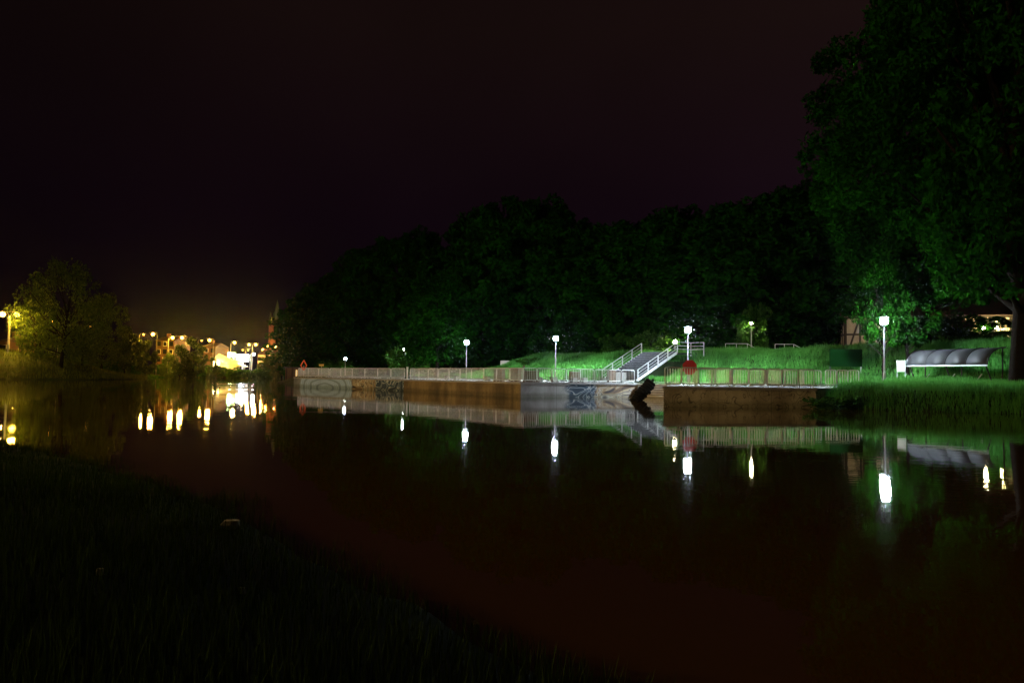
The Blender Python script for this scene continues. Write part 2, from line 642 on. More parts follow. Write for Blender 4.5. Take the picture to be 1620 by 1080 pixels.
def wnoise(scale, sx, sy, det):
    mp = n.new('ShaderNodeMapping')
    mp.inputs['Scale'].default_value = (sx, sy, 1)
    mp.inputs['Rotation'].default_value = (0, 0, R(8))
    l.new(t.outputs['Object'], mp.inputs[0])
    x = n.new('ShaderNodeTexNoise')
    x.inputs['Scale'].default_value = scale
    x.inputs['Detail'].default_value = det
    l.new(mp.outputs[0], x.inputs['Vector'])
    return x.outputs[0]


b1 = n.new('ShaderNodeBump')
b1.inputs['Strength'].default_value = 1
b1.inputs['Distance'].default_value = .0018
l.new(wnoise(1.6, .6, 1, 3), b1.inputs['Height'])
# patches where a light breeze ruffles the surface
pr = n.new('ShaderNodeValToRGB')
pr.color_ramp.elements[0].position = .5
pr.color_ramp.elements[1].position = .68
l.new(wnoise(.09, .5, 1.4, 2), pr.inputs[0])
ml = n.new('ShaderNodeMath')
ml.operation = 'MULTIPLY'
l.new(wnoise(7, .45, 1, 2), ml.inputs[0])
l.new(pr.outputs[0], ml.inputs[1])
b2 = n.new('ShaderNodeBump')
b2.inputs['Strength'].default_value = 1
b2.inputs['Distance'].default_value = .004
l.new(ml.outputs[0], b2.inputs['Height'])
l.new(b1.outputs[0], b2.inputs['Normal'])
l.new(b2.outputs[0], b.inputs['Normal'])
w = MB().add([(-1500, -60, 0), (700, -60, 0), (700, 700, 0), (-1500, 700, 0)], [(0, 1, 2, 3)]).build('water', wm)
tag(w, kind='structure')

# ------------------------------------------------------------------ quay walls


def quay(a, b, thick, name, material, label, z1=1.14, cat='wall'):
    a, b = Vector(a), Vector(b)
    d = b - a
    L = d.length
    ang = math.atan2(d.y, d.x)
    th = empty(name, (a.x, a.y, 0), ang)
    tag(th, label, cat)
    wb = MB().box((L / 2, thick / 2, -.95 + (z1 - .14) / 2 + .0), (L, thick, 2 + z1 - .14 - .1 + 0))
    wb.build('wall', material, th)
    # coping slabs, slightly proud of the face
    cp = MB()
    k = max(2, int(L / 2.4))
    for i in range(k):
        cp.box(((i + .5) * L / k, thick / 2 - .03, z1 - .06), (L / k - .015, thick + .06, .14))
    cp.build('coping', M['concrete'], th)
    return th, L, ang


W1 = quay((-26.5, 92.5), (-10.75, 75.55), 1.9, 'quay_wall', wall_mat('mural_wall', (.30, .34, .40), (.17, .18, .2), mural=(7.6, 1.8, 13.2, 18.0)),
          'far quay wall painted with a pale eye-like mural, left of the white post')
W2 = quay((-10.7, 75.5), (.7, 58.2), 1.9, 'quay_wall', wall_mat('stained_wall', (.30, .22, .115), (.125, .092, .05), doodle=.3),
          'long stained quay wall glowing orange in the middle of the picture', 1.146)
W3 = quay((.72, 58.21), (10.6, 63.8), 1.9, 'quay_wall', wall_mat('grey_mural_wall', (.5, .5, .5), (.3, .3, .3), mural=(30, 30, 6.4, 4.4, 7.0)),
          'grey quay wall ending in a swirling mural beside the tyre stack', 1.152)

pier = empty('pier', (8.6, 42.9, 0), math.atan2(1.5, 9.2))
tag(pier, 'brown stained concrete pier with dark scrawls under the red sign', 'pier')
mi = pier.rotation_euler.to_matrix().inverted()


def ploc(x, y):
    v = mi @ Vector((x - 8.6, y - 42.9, 0))
    return (v.x, v.y)


poly = [ploc(8.6, 42.9), ploc(17.8, 44.4), ploc(19.6, 46), ploc(15.5, 62.4), ploc(13.9, 63.0)]
MB().prism(poly, -1.9, .98).build('wall', wall_mat('pier_wall', (.72, .66, .50), (.40, .35, .25), doodle=.85), pier)
poly2 = [ploc(8.52, 42.82), ploc(17.86, 44.32), ploc(19.7, 46), ploc(15.5, 62.4), ploc(13.84, 63.0)]
MB().prism(poly2, .981, 1.135).build('coping', M['concrete'], pier)

# landing steps down into the water between the grey wall and the pier
st = empty('landing_steps', (10.62, 63.8, 0), math.atan2(-.8, 3.3))
tag(st, 'pale concrete steps going down into the water behind the tyre stack', 'steps')
for i in range(7):
    z = 1.12 - i * .19
    s_ = MB().box((1.68, -.32 * i + .15, z - .6), (3.3, .34 if i else .7, 1.2)).build('step', M['dark_metal'] if i % 2 == 9 else M['concrete'], st)
    MB().box((1.68, -.32 * i + .15 - (.17 if i else .35) - .012, z - .028), (3.28, .03, .06)).build('edge_strip', M['white'], s_)

# ------------------------------------------------------------------ crowd barriers along the quay


def barrier_proto(L):
    root = empty('barrier', (0, 0, 0))
    h, r = 1.08, .035
    fr = MB()
    rc = .12
    pts = []
    for cx, cz, a0 in ((L / 2 - rc, .14 + rc, -90), (L / 2 - rc, h - rc, 0), (-L / 2 + rc, h - rc, 90), (-L / 2 + rc, .14 + rc, 180)):
        for k in range(4):
            a = R(a0 + k * 30)
            pts.append((cx + rc * math.cos(a), 0, cz + rc * math.sin(a)))
    pts.append(pts[0])
    fr.tube(pts, r, 6, cap=False)
    fr.build('frame', M['steel'], root)
    bs = MB()
    k = int(L / .15)
    for i in range(1, k):
        x = -L / 2 + i * L / k
        bs.tube([(x, 0, .14), (x, 0, h - .02)], .019, 4)
    bs.build('bars', M['steel'], root)
    for s in (-1, 1):
        MB().tube([(s * L * .36, -.22, .02), (s * L * .36, -.2, .05), (s * L * .36, 0, .14), (s * L * .36, .2, .05), (s * L * .36, .22, .02)], .022, 5).build('foot', M['steel'], root)
    return root


def row(a, b, count, z, inset, lab, group, jitter=.015):
    a, b = Vector(a), Vector(b)
    d = b - a
    L = d.length
    u = d / L
    nrm = Vector((-u.y, u.x))
    pl = L / count
    p = barrier_proto(pl - .07)
    res = []
    for i in range(count):
        o = p if i == 0 else copy_tree(p)
        c = a + u * (pl * (i + .5)) + nrm * (inset + random.uniform(-.04, .04))
        o.location = (c.x, c.y, z)
        o.rotation_euler = (random.uniform(-.02, .02), 0, math.atan2(u.y, u.x) + random.uniform(-jitter, jitter))
        tag(o, lab.format(ORD[i]), 'barrier', group)
        res.append(o)
    return res


row((-26.2, 92.2), (-10.9, 75.8), 9, 1.16, .35, '{} grey steel barrier from the left on the far mural wall', 'barriers on the far mural wall')
row((-10.4, 75.1), (.7, 58.4), 10, 1.16, .35, '{} steel barrier from the white post on the orange wall', 'barriers on the orange wall')
row((.95, 58.35), (10.5, 63.75), 8, 1.17, .3, '{} barrier from the corner post on the grey wall', 'barriers on the grey wall')
row((8.75, 42.9), (17.9, 44.4), 9, 1.14, .35, '{} brownish barrier from the left along the pier front', 'barriers along the pier front', .03)
row((11.6, 48.4), (20.0, 49.0), 7, 1.16, 0, '{} pale lit barrier from the left in the row behind the pier front', 'barriers behind the pier front', .03)
row((20.25, 49.05), (22.5, 49.1), 3, 1.2, 0, '{} low grey barrier beyond the pier, standing in tall grass', 'barriers in the grass beyond the pier', .03)


def post(x, y, z, h, r, mt, label):
    root = empty('post', (x, y, z))
    MB().tube([(0, 0, 0), (0, 0, h)], r, 10).build('shaft', mt, root)
    MB().lathe([(r * 1.3, h), (r * 1.4, h + .04), (r * .6, h + .08)], 10).build('cap', mt, root)
    MB().lathe([(r * 2, 0), (r * 2, .03), (r, .04)], 10).build('base_plate', mt, root)
    return tag(root, label, 'post')


post(-10.35, 75.35, 1.16, 1.15, .09, M['white'], 'stout white post where the mural wall meets the orange wall')
post(.95, 58.75, 1.16, 1.2, .07, M['wood'], 'brown corner post between the orange wall and the grey wall')

# left-end red diamond mark and small yellow sign
p = atY(480.5, 578, 91)
t_ = empty('navigation_mark', (p.x, p.y, 1.14))
dm = MB()
for s in (-1, 1):
    dm.tube([(0, 0, p.z - 1.14 + .62), (s * .36, 0, p.z - 1.14), (0, 0, p.z - 1.14 - .55)], .07, 5)
dm.build('diamond_frame', M['orange'], t_)
MB().tube([(0, .05, 0), (0, .05, p.z - 1.14)], .03, 6).build('pole', M['steel'], t_)
tag(t_, 'small orange-red diamond mark above the left end of the barriers', 'river mark')
p = atY(508.5, 577.5, 88)
t_ = empty('yellow_sign', (p.x, p.y, 1.14))
MB().box((0, 0, p.z - 1.14), (.55, .03, .26)).build('panel', M['yellow'], t_)
MB().tube([(0, .04, 0), (0, .04, p.z - 1.14)], .025, 6).build('pole', M['steel'], t_)
tag(t_, 'little dull yellow sign above the second far barrier', 'sign')

# red octagon sign behind the pier barriers
p = atY(1091, 581, 45.0)
t_ = empty('octagonal_sign', (p.x, p.y, 1.135), R(4))
rr = .46
zz = p.z - 1.135
vs = [(rr * math.cos(R(22.5 + 45 * k)), -.02, zz + rr * math.sin(R(22.5 + 45 * k))) for k in range(8)]
vs += [(x, .01, z) for x, y, z in vs]
MB().add(vs, [tuple(range(7, -1, -1)), tuple(range(8, 16))] + [(k, (k + 1) % 8, 8 + (k + 1) % 8, 8 + k) for k in range(8)]).build('panel', M['red'], t_)
MB().tube([(0, .05, 0), (0, .05, zz + .3)], .03, 6).build('pole', M['steel'], t_)
tag(t_, 'dark red octagonal sign behind the barriers at the pier head', 'sign')

# leaning stack of tyres
t_ = empty('tyre_stack', (8.65, 54.6, -.35))
t_.rotation_euler = (R(-4), R(41), 0)
for k in range(11):
    ty = MB()
    rr = random.uniform(.40, .47)
    n1, n2 = 16, 8
    vs, fs = [], []
    ox, oy = random.uniform(-.05, .05), random.uniform(-.05, .05)
    for i in range(n1):
        a = 2 * math.pi * i / n1
        for j in range(n2):
            c = 2 * math.pi * j / n2
            r_ = rr - .13 + .13 * math.cos(c) + (.012 if (i % 2 and math.cos(c) > .5) else 0)
            vs.append((ox + r_ * math.cos(a), oy + r_ * math.sin(a), .1 + k * .205 + .112 * math.sin(c)))
            fs.append((i * n2 + j, ((i + 1) % n1) * n2 + j, ((i + 1) % n1) * n2 + (j + 1) % n2, i * n2 + (j + 1) % n2))
    ty.add(vs, fs)
    o = ty.build('tyre', M['rubber'], t_, smooth=False)
MB().tube([(0, 0, -1.2), (0, 0, 2.45)], [.16, .12], 8).build('pile', M['rubber'], t_)
tag(t_, 'black leaning pile sheathed in ragged old tyres, standing in the water', 'tyre stack')

# ------------------------------------------------------------------ park lamps on the promenade
LAMPC = (.74, .88, 1.0)


def park_lamp(x, y, hz, power, label, mt, r=.25, grp='park lamps along the promenade', col=LAMPC, name='park_lamp', brim=2.2):
    z0 = Hz(x, y)
    h = hz - z0
    root = empty(name, (x, y, z0))
    tag(root, label, 'lamp', grp)
    MB().tube([(0, 0, -.1), (0, 0, .9), (0, 0, .92), (0, 0, h - r)], [.085, .085, .06, .05], 10).build('pole', M['pole'], root, smooth=False)
    MB().lathe([(.06, h - r - .1), (.14, h - r + .01), (.15, h - r + .05)], 12).build('collar', M['dark_metal'], root)
    prof = [(r * math.sin(R(a)), h - r * math.cos(R(a))) for a in (8, 25, 45, 65, 90, 115, 135, 155, 172)]
    MB().lathe(prof, 16).build('globe', mt, root, smooth=True)
    MB().lathe([(r * 1.45, h + r * 1.02), (r * 1.4, h + r * 1.1), (r * .5, h + r * 1.5), (.02, h + r * 1.6)], 16).build('cap', M['dark_metal'], root)
    light('lamp_light', root, (0, 0, h), power * (.8 if brim < 2 else 2.1), col, r * 1.04, None if brim < 2 else (177, .4))
    if brim > 2: light('globe_glow', root, (0, 0, h), power * .1, col, r * 1.04)
    return root


LP = [((25.2, 51.3), 5.65, 3600, 'nearest tall park lamp, its white globe glowing among green leaves on the right'),
      ((14.9, 64.2), 5.7, 4200, 'tall white park lamp at the foot of the steel stairs'),
      ((4.65, 80.5), 5.65, 4200, 'white park lamp behind the grey wall, alone against the dark trees'),
      ((-5.5, 92.0), 5.6, 1900, 'smaller white park lamp where the grass slope starts, left of centre'),
      ((-15.0, 106.5), 5.3, 2400, 'white park lamp half hidden in bright green leaves'),
      ((-26.2, 119.5), 4.0, 350, 'tiny farthest park lamp low over the mural wall')]
for i, ((x, y), hz, pw, lb) in enumerate(LP):
    park_lamp(x, y, hz, pw, lb, M['globe_white'] if i < 5 else M['globe_small'], r=.26 if i < 5 else .2, brim=1.7 if i in (0, 4) else 2.3)

# warm lamp beyond the stairs, small lamp over a bush
p = atY(1068, 541, 86)
park_lamp(p.x, p.y, p.z, 1700, 'warm white lamp shining just behind the top of the stairs', M['globe_warm'], .2, None, (1, .8, .5), 'path_lamp')
p = atY(1188.5, 511.5, 81)
park_lamp(p.x, p.y, p.z, 1800, 'small pale lamp above a lit bush on the crest', M['globe_warm'], .13, None, (1, .9, .55), 'path_lamp')

p = atY(1556, 519, 69.5)
park_lamp(p.x, p.y, p.z, 1300, 'yellow garden lamp buried in leaves in front of the house', M['globe_warm'], .12, None, (1, .85, .35), 'garden_lamp')

# ------------------------------------------------------------------ street lamps


def street_lamp(x, y, hz, power, label, mt, grp, face=1, col=(1, .48, .045), r=.22, arm=1.2):
    z0 = Hz(x, y)
    h = hz - z0
    root = empty('street_lamp', (x - arm * face, y, z0))
    tag(root, label, 'street lamp', grp)
    MB().tube([(0, 0, -.2), (0, 0, h * .5), (0, 0, h - .3)], [.12, .09, .06], 8).build('pole', M['pole'], root)
    MB().tube([(0, 0, h - .35), (face * arm * .3, 0, h + r * .8), (face * arm, 0, h + r + .04)], .045, 6).build('arm', M['pole'], root)
    MB().box((face * arm, 0, h + r + .03), (r * 4.2, r * 3.2, .14)).build('housing', M['dark_metal'], root)
    prof = [(r * math.sin(R(a)), h - .02 - r * math.cos(R(a))) for a in (10, 40, 65, 90, 120, 150, 170)]
    MB().lathe(prof, 10, (face * arm, 0, 0)).build('lens', mt, root, smooth=True)
    light('lamp_light', root, (face * arm, 0, h - .02), power, col, r * 1.05)
    return root


SG = 'sodium street lamps along the far road'
SL = [(4, 497, 133, 6000, 'a', 1), (27, 497, 136, 22000, 'b', 1), (85, 508, 172, 1200, 'c', 0), (143, 516, 190, 900, 'd', 0), (192, 523, 200, 7000, 'e', 1),
      (227, 529, 224, 3500, 'f', 0), (242, 528.5, 213, 8000, 'g', 1), (273, 534, 226, 8000, 'h', 1), (288, 534, 222, 8000, 'i', 1), (319, 538.5, 262, 2500, 'j', 0),
      (331.5, 538, 232, 16000, 'k', 1), (371, 542, 247, 13000, 'l', 1), (394, 545, 285, 8000, 'm', 1), (404.5, 545, 275, 11000, 'n', 1), (384, 553.5, 340, 5000, 'o', 0),
      (392.5, 553.5, 340, 5000, 'p', 0), (416, 553, 320, 10000, 'r', 1), (424, 547.5, 330, 8000, 's', 1), (425, 553.5, 365, 6000, 't', 0), (437, 549, 287, 16000, 'u', 1)]
LB = {'a': 'orange street lamp cut by the left edge of the picture', 'b': 'brightest orange street lamp at the far left, left of the willow',
      'c': 'small dim street lamp seen through the willow crown', 'd': 'faint street lamp between the willow and the dark tree',
      'e': 'orange street lamp just right of the dark left-bank tree', 'f': 'dimmer left lamp of the pair before the orange apartment block',
      'g': 'brighter right lamp of the pair before the orange apartment block', 'h': 'left lamp of the close pair over the green round tree',
      'i': 'right lamp of the close pair over the green round tree', 'j': 'small lamp touching the left of the largest orange lamp',
      'k': 'largest orange street lamp, above the floodlit kiosk', 'l': 'orange street lamp over the lit green sign',
      'm': 'left lamp of the two above the white billboard', 'n': 'right and brighter lamp of the two above the white billboard',
      'o': 'tiny far lamp above the left end of the billboard', 'p': 'tiny far lamp above the right end of the billboard',
      'r': 'orange lamp above the yellow building, right of the white light', 's': 'upper lamp of two stacked just left of the rightmost lamp',
      't': 'lower lamp of two stacked just left of the rightmost lamp', 'u': 'rightmost bright orange street lamp, at the foot of the church tower'}
for i, (px, py, D, pw, k, big) in enumerate(SL):
    p = atY(px, py, D)
    street_lamp(p.x, p.y, p.z, pw, LB[k], M['sodium'] if big else M['sodium_far'], SG, face=1 if i % 2 else -1, r=.46 if big else .28)
p = atY(401.5, 560, 262)
street_lamp(p.x, p.y, p.z, 5000, 'cold white lamp among the orange ones, right of the billboard', M['white_far'], None, col=(.95, .97, 1), r=.35)
# sodium lamps of the near-bank road, outside the left edge of the frame
for i, (x, y, z, lb) in enumerate([(-60, 14, 10.5, 'orange street lamp on the near-bank road, close to the bend'), (-70, 25, 10.5, 'orange street lamp on the near-bank road, farther along'),
                                   (-56, 2, 10.5, 'orange street lamp on the near-bank road, behind the photographer')]):
    street_lamp(x, y, z, 46000, lb, M['sodium'], 'sodium lamps of the near road', col=(1, .66, .26))

# ------------------------------------------------------------------ steel stairs up the embankment
sa = R(math.degrees(math.atan2(.6, .8)))
sx0, sy0 = 10.38, 72.88
ST = empty('steel_stairs', (sx0, sy0, 1.33), sa)     # local x = uphill, y = left when climbing
tag(ST, 'wide steel staircase with white handrails climbing the grass slope', 'stairs')
run, rise, wd, ns = 5.5, 2.8, 4.6, 15
for s in (-1, 1):
    MB().add([(-.1, s * wd / 2 - .04, -.12), (-.1, s * wd / 2 + .04, -.12), (run, s * wd / 2 + .04, rise - .14), (run, s * wd / 2 - .04, rise - .14),
              (-.1, s * wd / 2 - .04, .14), (-.1, s * wd / 2 + .04, .14), (run, s * wd / 2 + .04, rise + .12), (run, s * wd / 2 - .04, rise + .12)],
             [(0, 1, 2, 3), (4, 7, 6, 5), (0, 4, 5, 1), (3, 2, 6, 7), (0, 3, 7, 4), (1, 5, 6, 2)]).build('stringer', M['steel'], ST)
for i in range(ns):
    z = rise * (i + 1) / ns
    x = run * (i + .5) / ns
    tr = MB().box((x, 0, z - .02), (run / ns + .02, wd - .1, .035)).box((x + run / ns / 2 - .03, 0, z + rise / ns / 2 - .01), (.02, wd - .1, rise / ns - .04)).build('tread', M['tread'], ST)
    MB().box((x - run / ns / 2 - .015, 0, z - .022), (.03, wd - .12, .05)).build('nosing', M['nosing'], tr)
for s in (-1, 1):
    y = s * (wd / 2 + .08)
    rl = MB()
    hr = [(-.1, y, 1.05)] + [(run * k / 4, y, rise * k / 4 + 1.05) for k in range(5)]
    if s > 0: hr = hr
    rl.tube(hr, .035, 6)
    rl.tube([(0, y, .72), (run, y, rise + .72)], .02, 5)
    rl.tube([(0, y, .42), (run, y, rise + .42)], .02, 5)
    rail = rl.build('handrail', M['steel'], ST)
    for k in range(5):
        MB().box((run * k / 4, y, rise * k / 4 + .5), (.08, .08, 1.1)).build('post', M['steel'], rail)
MB().box((run + 1.0, 0, rise - .06), (2.0, wd + .3, .1)).build('landing', M['tread'], ST)
lr = MB()
yy = -(wd / 2 + .1)
for z in (1.05, .7, .38):
    lr.tube([(run + .05, yy, rise + z), (run + 2.0, yy, rise + z), (run + 2.0, yy - 1.6, rise + z)], .028, 5)
for px_, py_ in ((run + 2.0, yy), (run + 2.0, yy - 1.6)):
    lr.tube([(px_, py_, rise - .3), (px_, py_, rise + 1.06)], .035, 6)
lr.build('landing_rail', M['steel'], ST)

# short crest railings
for (px, py, D, L, lb) in ((1241, 547, 77, 1.8, 'short white handrail at the crest of the slope, right of the lit bush'), (1165, 556, 79, 2.2, 'dim handrail on the crest, left of the lit bush')):
    x = XY(px, D)
    z0 = Hz(x, D)
    o = empty('crest_handrail', (x, D, z0), R(-12))
    r1 = MB()
    for k in (-.5, 0, .5):
        r1.tube([(k * L, 0, -.2), (k * L, 0, .98)], .035, 6)
    r1.build('posts', M['steel'], o)
    MB().tube([(-.5 * L, 0, 1), (.5 * L, 0, 1), (.5 * L + 1.0, -.6, .35)], .035, 6).build('top_rail', M['steel'], o)
    MB().tube([(-.5 * L, 0, .55), (.5 * L, 0, .55)], .022, 6).build('middle_rail', M['steel'], o)
    tag(o, lb, 'handrail')

# ------------------------------------------------------------------ promenade furniture


def bench(px, D, rz, label):
    x = XY(px, D)
    z = Hz(x, D)
    o = empty('bench', (x, D, z), rz)
    sl = MB()
    for k in range(4):
        sl.box((0, -.18 + k * .12, .46), (2.6, .1, .04))
    sl.build('seat', M['wood'], o)
    for s in (-1, 1):
        MB().box((s * .95, 0, .22), (.42, .42, .44)).build('support', M['concrete'], o)
    return tag(o, label, 'bench', 'benches on the promenade')


def planter(px, D, rz, w, h, label, mt='wood'):
    x = XY(px, D)
    z = Hz(x, D)
    o = empty('planter_box', (x, D, z), rz)
    b_ = MB()
    k = 5
    for i in range(k):
        b_.box((0, 0, h * (i + .5) / k), (w, w, h / k - .015))
    b_.build('box', M[mt], o)
    MB().box((0, 0, h + .02), (w + .06, w + .06, .05)).build('rim', M['concrete'], o)
    return tag(o, label, 'planter', 'box planters on the promenade')


bench(865, 68, R(-53), 'backless bench on concrete blocks at the foot of the middle lamp')
bench(893, 66, R(20), 'backless bench behind the third and fourth grey-wall barriers')
bench(940, 69, R(20), 'backless bench left of the stairs behind the grey-wall barriers')
bench(780, 74, R(-53), 'backless bench behind the orange-wall barriers near their right end')
bench(715, 82, R(-53), 'backless bench behind the orange-wall barriers near the small lamp')
planter(841, 62, .2, 1.0, .95, 'wide slatted box planter behind the first grey-wall barrier')
planter(909, 67, .3, .75, .95, 'brown box planter midway along the grey wall')
planter(967, 69, .3, .6, 1.1, 'tall brown box planter at the foot of the stairs')
planter(790, 68, -.4, .75, 1.1, 'brown box planter behind the orange-wall barriers, near the corner')
planter(815, 64, -.4, .8, 1.15, 'tall brown box planter just left of the brown corner post')

# pale board behind a barrier
x = XY(982, 64.5)
o = empty('notice_board', (x, 64.5, 1.13), R(28))
MB().box((0, 0, .55), (1.05, .04, .8)).build('panel', M['paving'], o)
for s in (-1, 1): MB().tube([(s * .4, .05, 0), (s * .4, .05, .95)], .03, 6).build('leg', M['steel'], o)
tag(o, 'pale blank board behind the barrier in front of the stairs', 'board')

# concrete block on the slope
x = XY(799, 104)
o = MB().box((0, 0, .2), (1.25, .5, .75)).build('slope_block', M['white'], loc=(x, 104, Hz(x, 104) + .35), rz=R(-10))
bpy.data.objects[o.name].modifiers.new('bevel', 'BEVEL').width = .04
tag(o, 'small white block lying on the grass slope right of the smaller lamp', 'block')

# dark green board on the slope
p = atY(1338, 566, 59.5)
o = empty('green_board', (p.x, p.y, Hz(p.x, p.y)), R(-6))
bz = p.z - o.location.z
MB().box((0, 0, bz), (2.45, .06, 1.36)).build('panel', M['green_board'], o)
for s in (-1, 1): MB().box((s * 1.16, .07, (bz + .66) / 2), (.08, .08, bz + .7)).build('post', M['steel'] if s > 0 else M['dark_metal'], o)
tag(o, 'big dark green board standing on the grass slope below the half-timbered house', 'board')

# white info board next to the shelter
p = atY(1425.5, 579, 52.6)
o = empty('info_board', (p.x, p.y, Hz(p.x, p.y)), R(-32))
bz = p.z - o.location.z
MB().box((0, 0, bz), (.52, .05, .76)).build('panel', M['white'], o)
for s in (-1, 1): MB().tube([(s * .25, .03, -.1), (s * .25, .03, bz + .4)], .022, 6).build('leg', M['steel'], o)
tag(o, 'bright white upright notice board on two thin legs beside the shelter', 'board')

# arched shelter
gm = bpy.data.materials.new('milky_roof_sheet')
gm.use_nodes = True
n, l = gm.node_tree.nodes, gm.node_tree.links
b = n['Principled BSDF']
b.inputs['Base Color'].default_value = (.035, .036, .038, 1)
b.inputs['Roughness'].default_value = .55
b.inputs['Specular IOR Level'].default_value = .25
tr = n.new('ShaderNodeBsdfTranslucent')
tr.inputs[0].default_value = (.3, .31, .33, 1)
mx = n.new('ShaderNodeMixShader')
mx.inputs[0].default_value = .12
l.new(b.outputs[0], mx.inputs[1])
l.new(tr.outputs[0], mx.inputs[2])
l.new(mx.outputs[0], n['Material Output'].inputs[0])
pL = atY(1434, 577.5, 52.8)
pR = atY(1562, 578.5, 47.0)
g0 = 1.2
sh = empty('arched_shelter', ((pL.x + pR.x) / 2, (pL.y + pR.y) / 2, g0), math.atan2(pR.y - pL.y, pR.x - pL.x))
tag(sh, 'low arched shelter with a milky ribbed roof at the right edge', 'shelter')
SLn = (pR - pL).length
ez = (pL.z + pR.z) / 2 - g0


def arc(a, dy=0, dz=0):
    # quarter-barrel: eave at front low, rising to the back
    return (.0 + 1.55 * (1 - math.cos(a)) + dy, ez + 1.12 * math.sin(a) + dz)


for k in range(4):
    x0, x1 = -SLn / 2 + SLn * k / 4 + .03, -SLn / 2 + SLn * (k + 1) / 4 - .03
    vs, fs = [], []
    for i in range(10):
        yy_, zz_ = arc(R(10 * i))
        vs += [(x0 + .1 * i * 0, yy_, zz_), (x1, yy_, zz_)]
        if i: fs.append((2 * i - 2, 2 * i - 1, 2 * i + 1, 2 * i))
    o = MB().add(vs, fs).build('roof_panel', gm, sh, smooth=True)
    md = o.modifiers.new('thickness', 'SOLIDIFY')
    md.thickness = .012
for k in range(5):
    x0 = -SLn / 2 + SLn * k / 4
    MB().tube([(x0, arc(R(10 * i), 0, .02)[0], arc(R(10 * i), 0, .02)[1]) for i in range(10)], .04, 6).build('rib', M['dark_metal'], sh)
MB().tube([(-SLn / 2, 0, ez - .02), (SLn / 2, 0, ez - .02)], .045, 6).build('eave_rail', M['steel'], sh)
MB().tube([(-SLn / 2, 1.55, ez + 1.1), (SLn / 2, 1.55, ez + 1.1)], .04, 6).build('back_rail', M['dark_metal'], sh)
for k in (-1, 0, 1):
    x0 = k * SLn * .47
    MB().tube([(x0, .1, ez - .02), (x0 + .3, .5, -.2)], .045, 6).build('leg', M['dark_metal'], sh)
    MB().tube([(x0, 1.55, ez + 1.1), (x0, 1.45, -.2)], .045, 6).build('leg', M['dark_metal'], sh)
for k in (-.34, -.02, .3):
    x0 = k * SLn
    o = MB().tube([(x0 - .2, .9, -.2), (x0 - .28, .9, .35), (x0 - .2, .85, .55), (x0 + .15, .85, .95)], .035, 6).build('rack', M['steel'], sh)

# ------------------------------------------------------------------ half-timbered house on the crest


def house():
    a = Vector((36.9, 84.0))
    b_ = Vector((58.5, 77.5))
    d = b_ - a
    L = d.length
    z0 = 4.15
    o = empty('half_timbered_house', (a.x, a.y, z0), math.atan2(d.y, d.x))
    tag(o, 'cream half-timbered house with dark beams behind the trees on the right', 'house')
    MB().box((L / 2, 3.5, 2.3), (L, 7, 4.8)).build('wall', M['plaster'], o)
    rf = MB().add([(-.5, -.6, 4.6), (L + .5, -.6, 4.6), (L + .5, 3.5, 8.4), (-.5, 3.5, 8.4), (-.5, 7.6, 4.6), (L + .5, 7.6, 4.6)],
                  [(0, 1, 2, 3), (3, 2, 5, 4), (0, 3, 4), (1, 5, 2), (0, 4, 5, 1)]).build('roof', M['roof'], o)
    MB().box((L * .4, 3.5, 8.6), (.8, .8, 1.6)).build('chimney', M['brick'], rf)
    tb = MB()
    for z in (.15, 1.35, 2.6, 4.45):
        tb.box((L / 2, -.02, z), (L, .1, .2))
    x = .1
    while x < L:
        tb.box((x, -.035, 2.3), (.2, .1, 4.5))
        x += 1.45
    for x0, s in ((.1, 1), (7.35, -1), (10.25, 1), (17.5, -1)):
        vs = [(x0, -.1, .25), (x0 + .2, -.1, .25), (x0 + s * 1.3 + .2, -.1, 4.4), (x0 + s * 1.3, -.1, 4.4), (x0, .0, .25), (x0 + .2, .0, .25), (x0 + s * 1.3 + .2, .0, 4.4), (x0 + s * 1.3, .0, 4.4)]
        tb.add(vs, [(0, 1, 2, 3), (4, 7, 6, 5), (0, 4, 5, 1), (1, 5, 6, 2), (2, 6, 7, 3), (3, 7, 4, 0)])
    for k in range(5):
        tb.box((-.03, .1 + 1.7 * k, 2.3), (.1, .2, 4.5))
    for z in (1.35, 2.6, 4.45):
        tb.box((-.02, 3.5, z + .003), (.1, 6.9, .2))
    tb.build('timber_frame', M['timber'], o)
    for k, x in enumerate((2.35, 5.25, 8.15, 11.05, 13.95, 16.85, 19.75)):
        wn = MB()
        for sx, sz, wx, wz in ((0, .78, 1.2, .09), (0, -.78, 1.2, .09), (.56, 0, .09, 1.6), (-.56, 0, .09, 1.6), (0, 0, .06, 1.5), (0, .2, 1.1, .05)):
            wn.box((x + sx, -.09, 3.4 + sz), (wx, .1, wz))
        w_ = wn.build('window', M['timber'], o)
        MB().box((x, -.045, 3.4), (1.06, .04, 1.5)).build('pane', M['glass_dark'], w_)
    MB().box((4.3, -.14, .95), (3.2, .08, .55)).build('sign_board', M['dark_metal'], o)
    lamp = MB().lathe([(.05, 3.05), (.14, 3.12), (.14, 3.3), (.03, 3.36)], 10, (14.6, -.75, 0)).build('wall_lamp', M['globe_warm'], o)
    MB().tube([(14.6, 0, 3.45), (14.6, -.75, 3.42)], .03, 5).build('bracket', M['dark_metal'], lamp)
    light('lamp_light', o, (14.6, -1.6, 3.4), 160, (1, .8, .3), .15)
    lamp = MB().lathe([(.05, 3.05), (.14, 3.12), (.14, 3.3), (.03, 3.36)], 10, (6.2, -.95, 0)).build('wall_lamp', M['globe_small'], o)  # second wall lamp, an added source to light the front evenly
    MB().tube([(6.2, 0, 3.45), (6.2, -.95, 3.42)], .03, 5).build('bracket', M['dark_metal'], lamp)
    light('lamp_light', o, (6.2, -2.2, 3.0), 70, (1, .8, .45), .15)


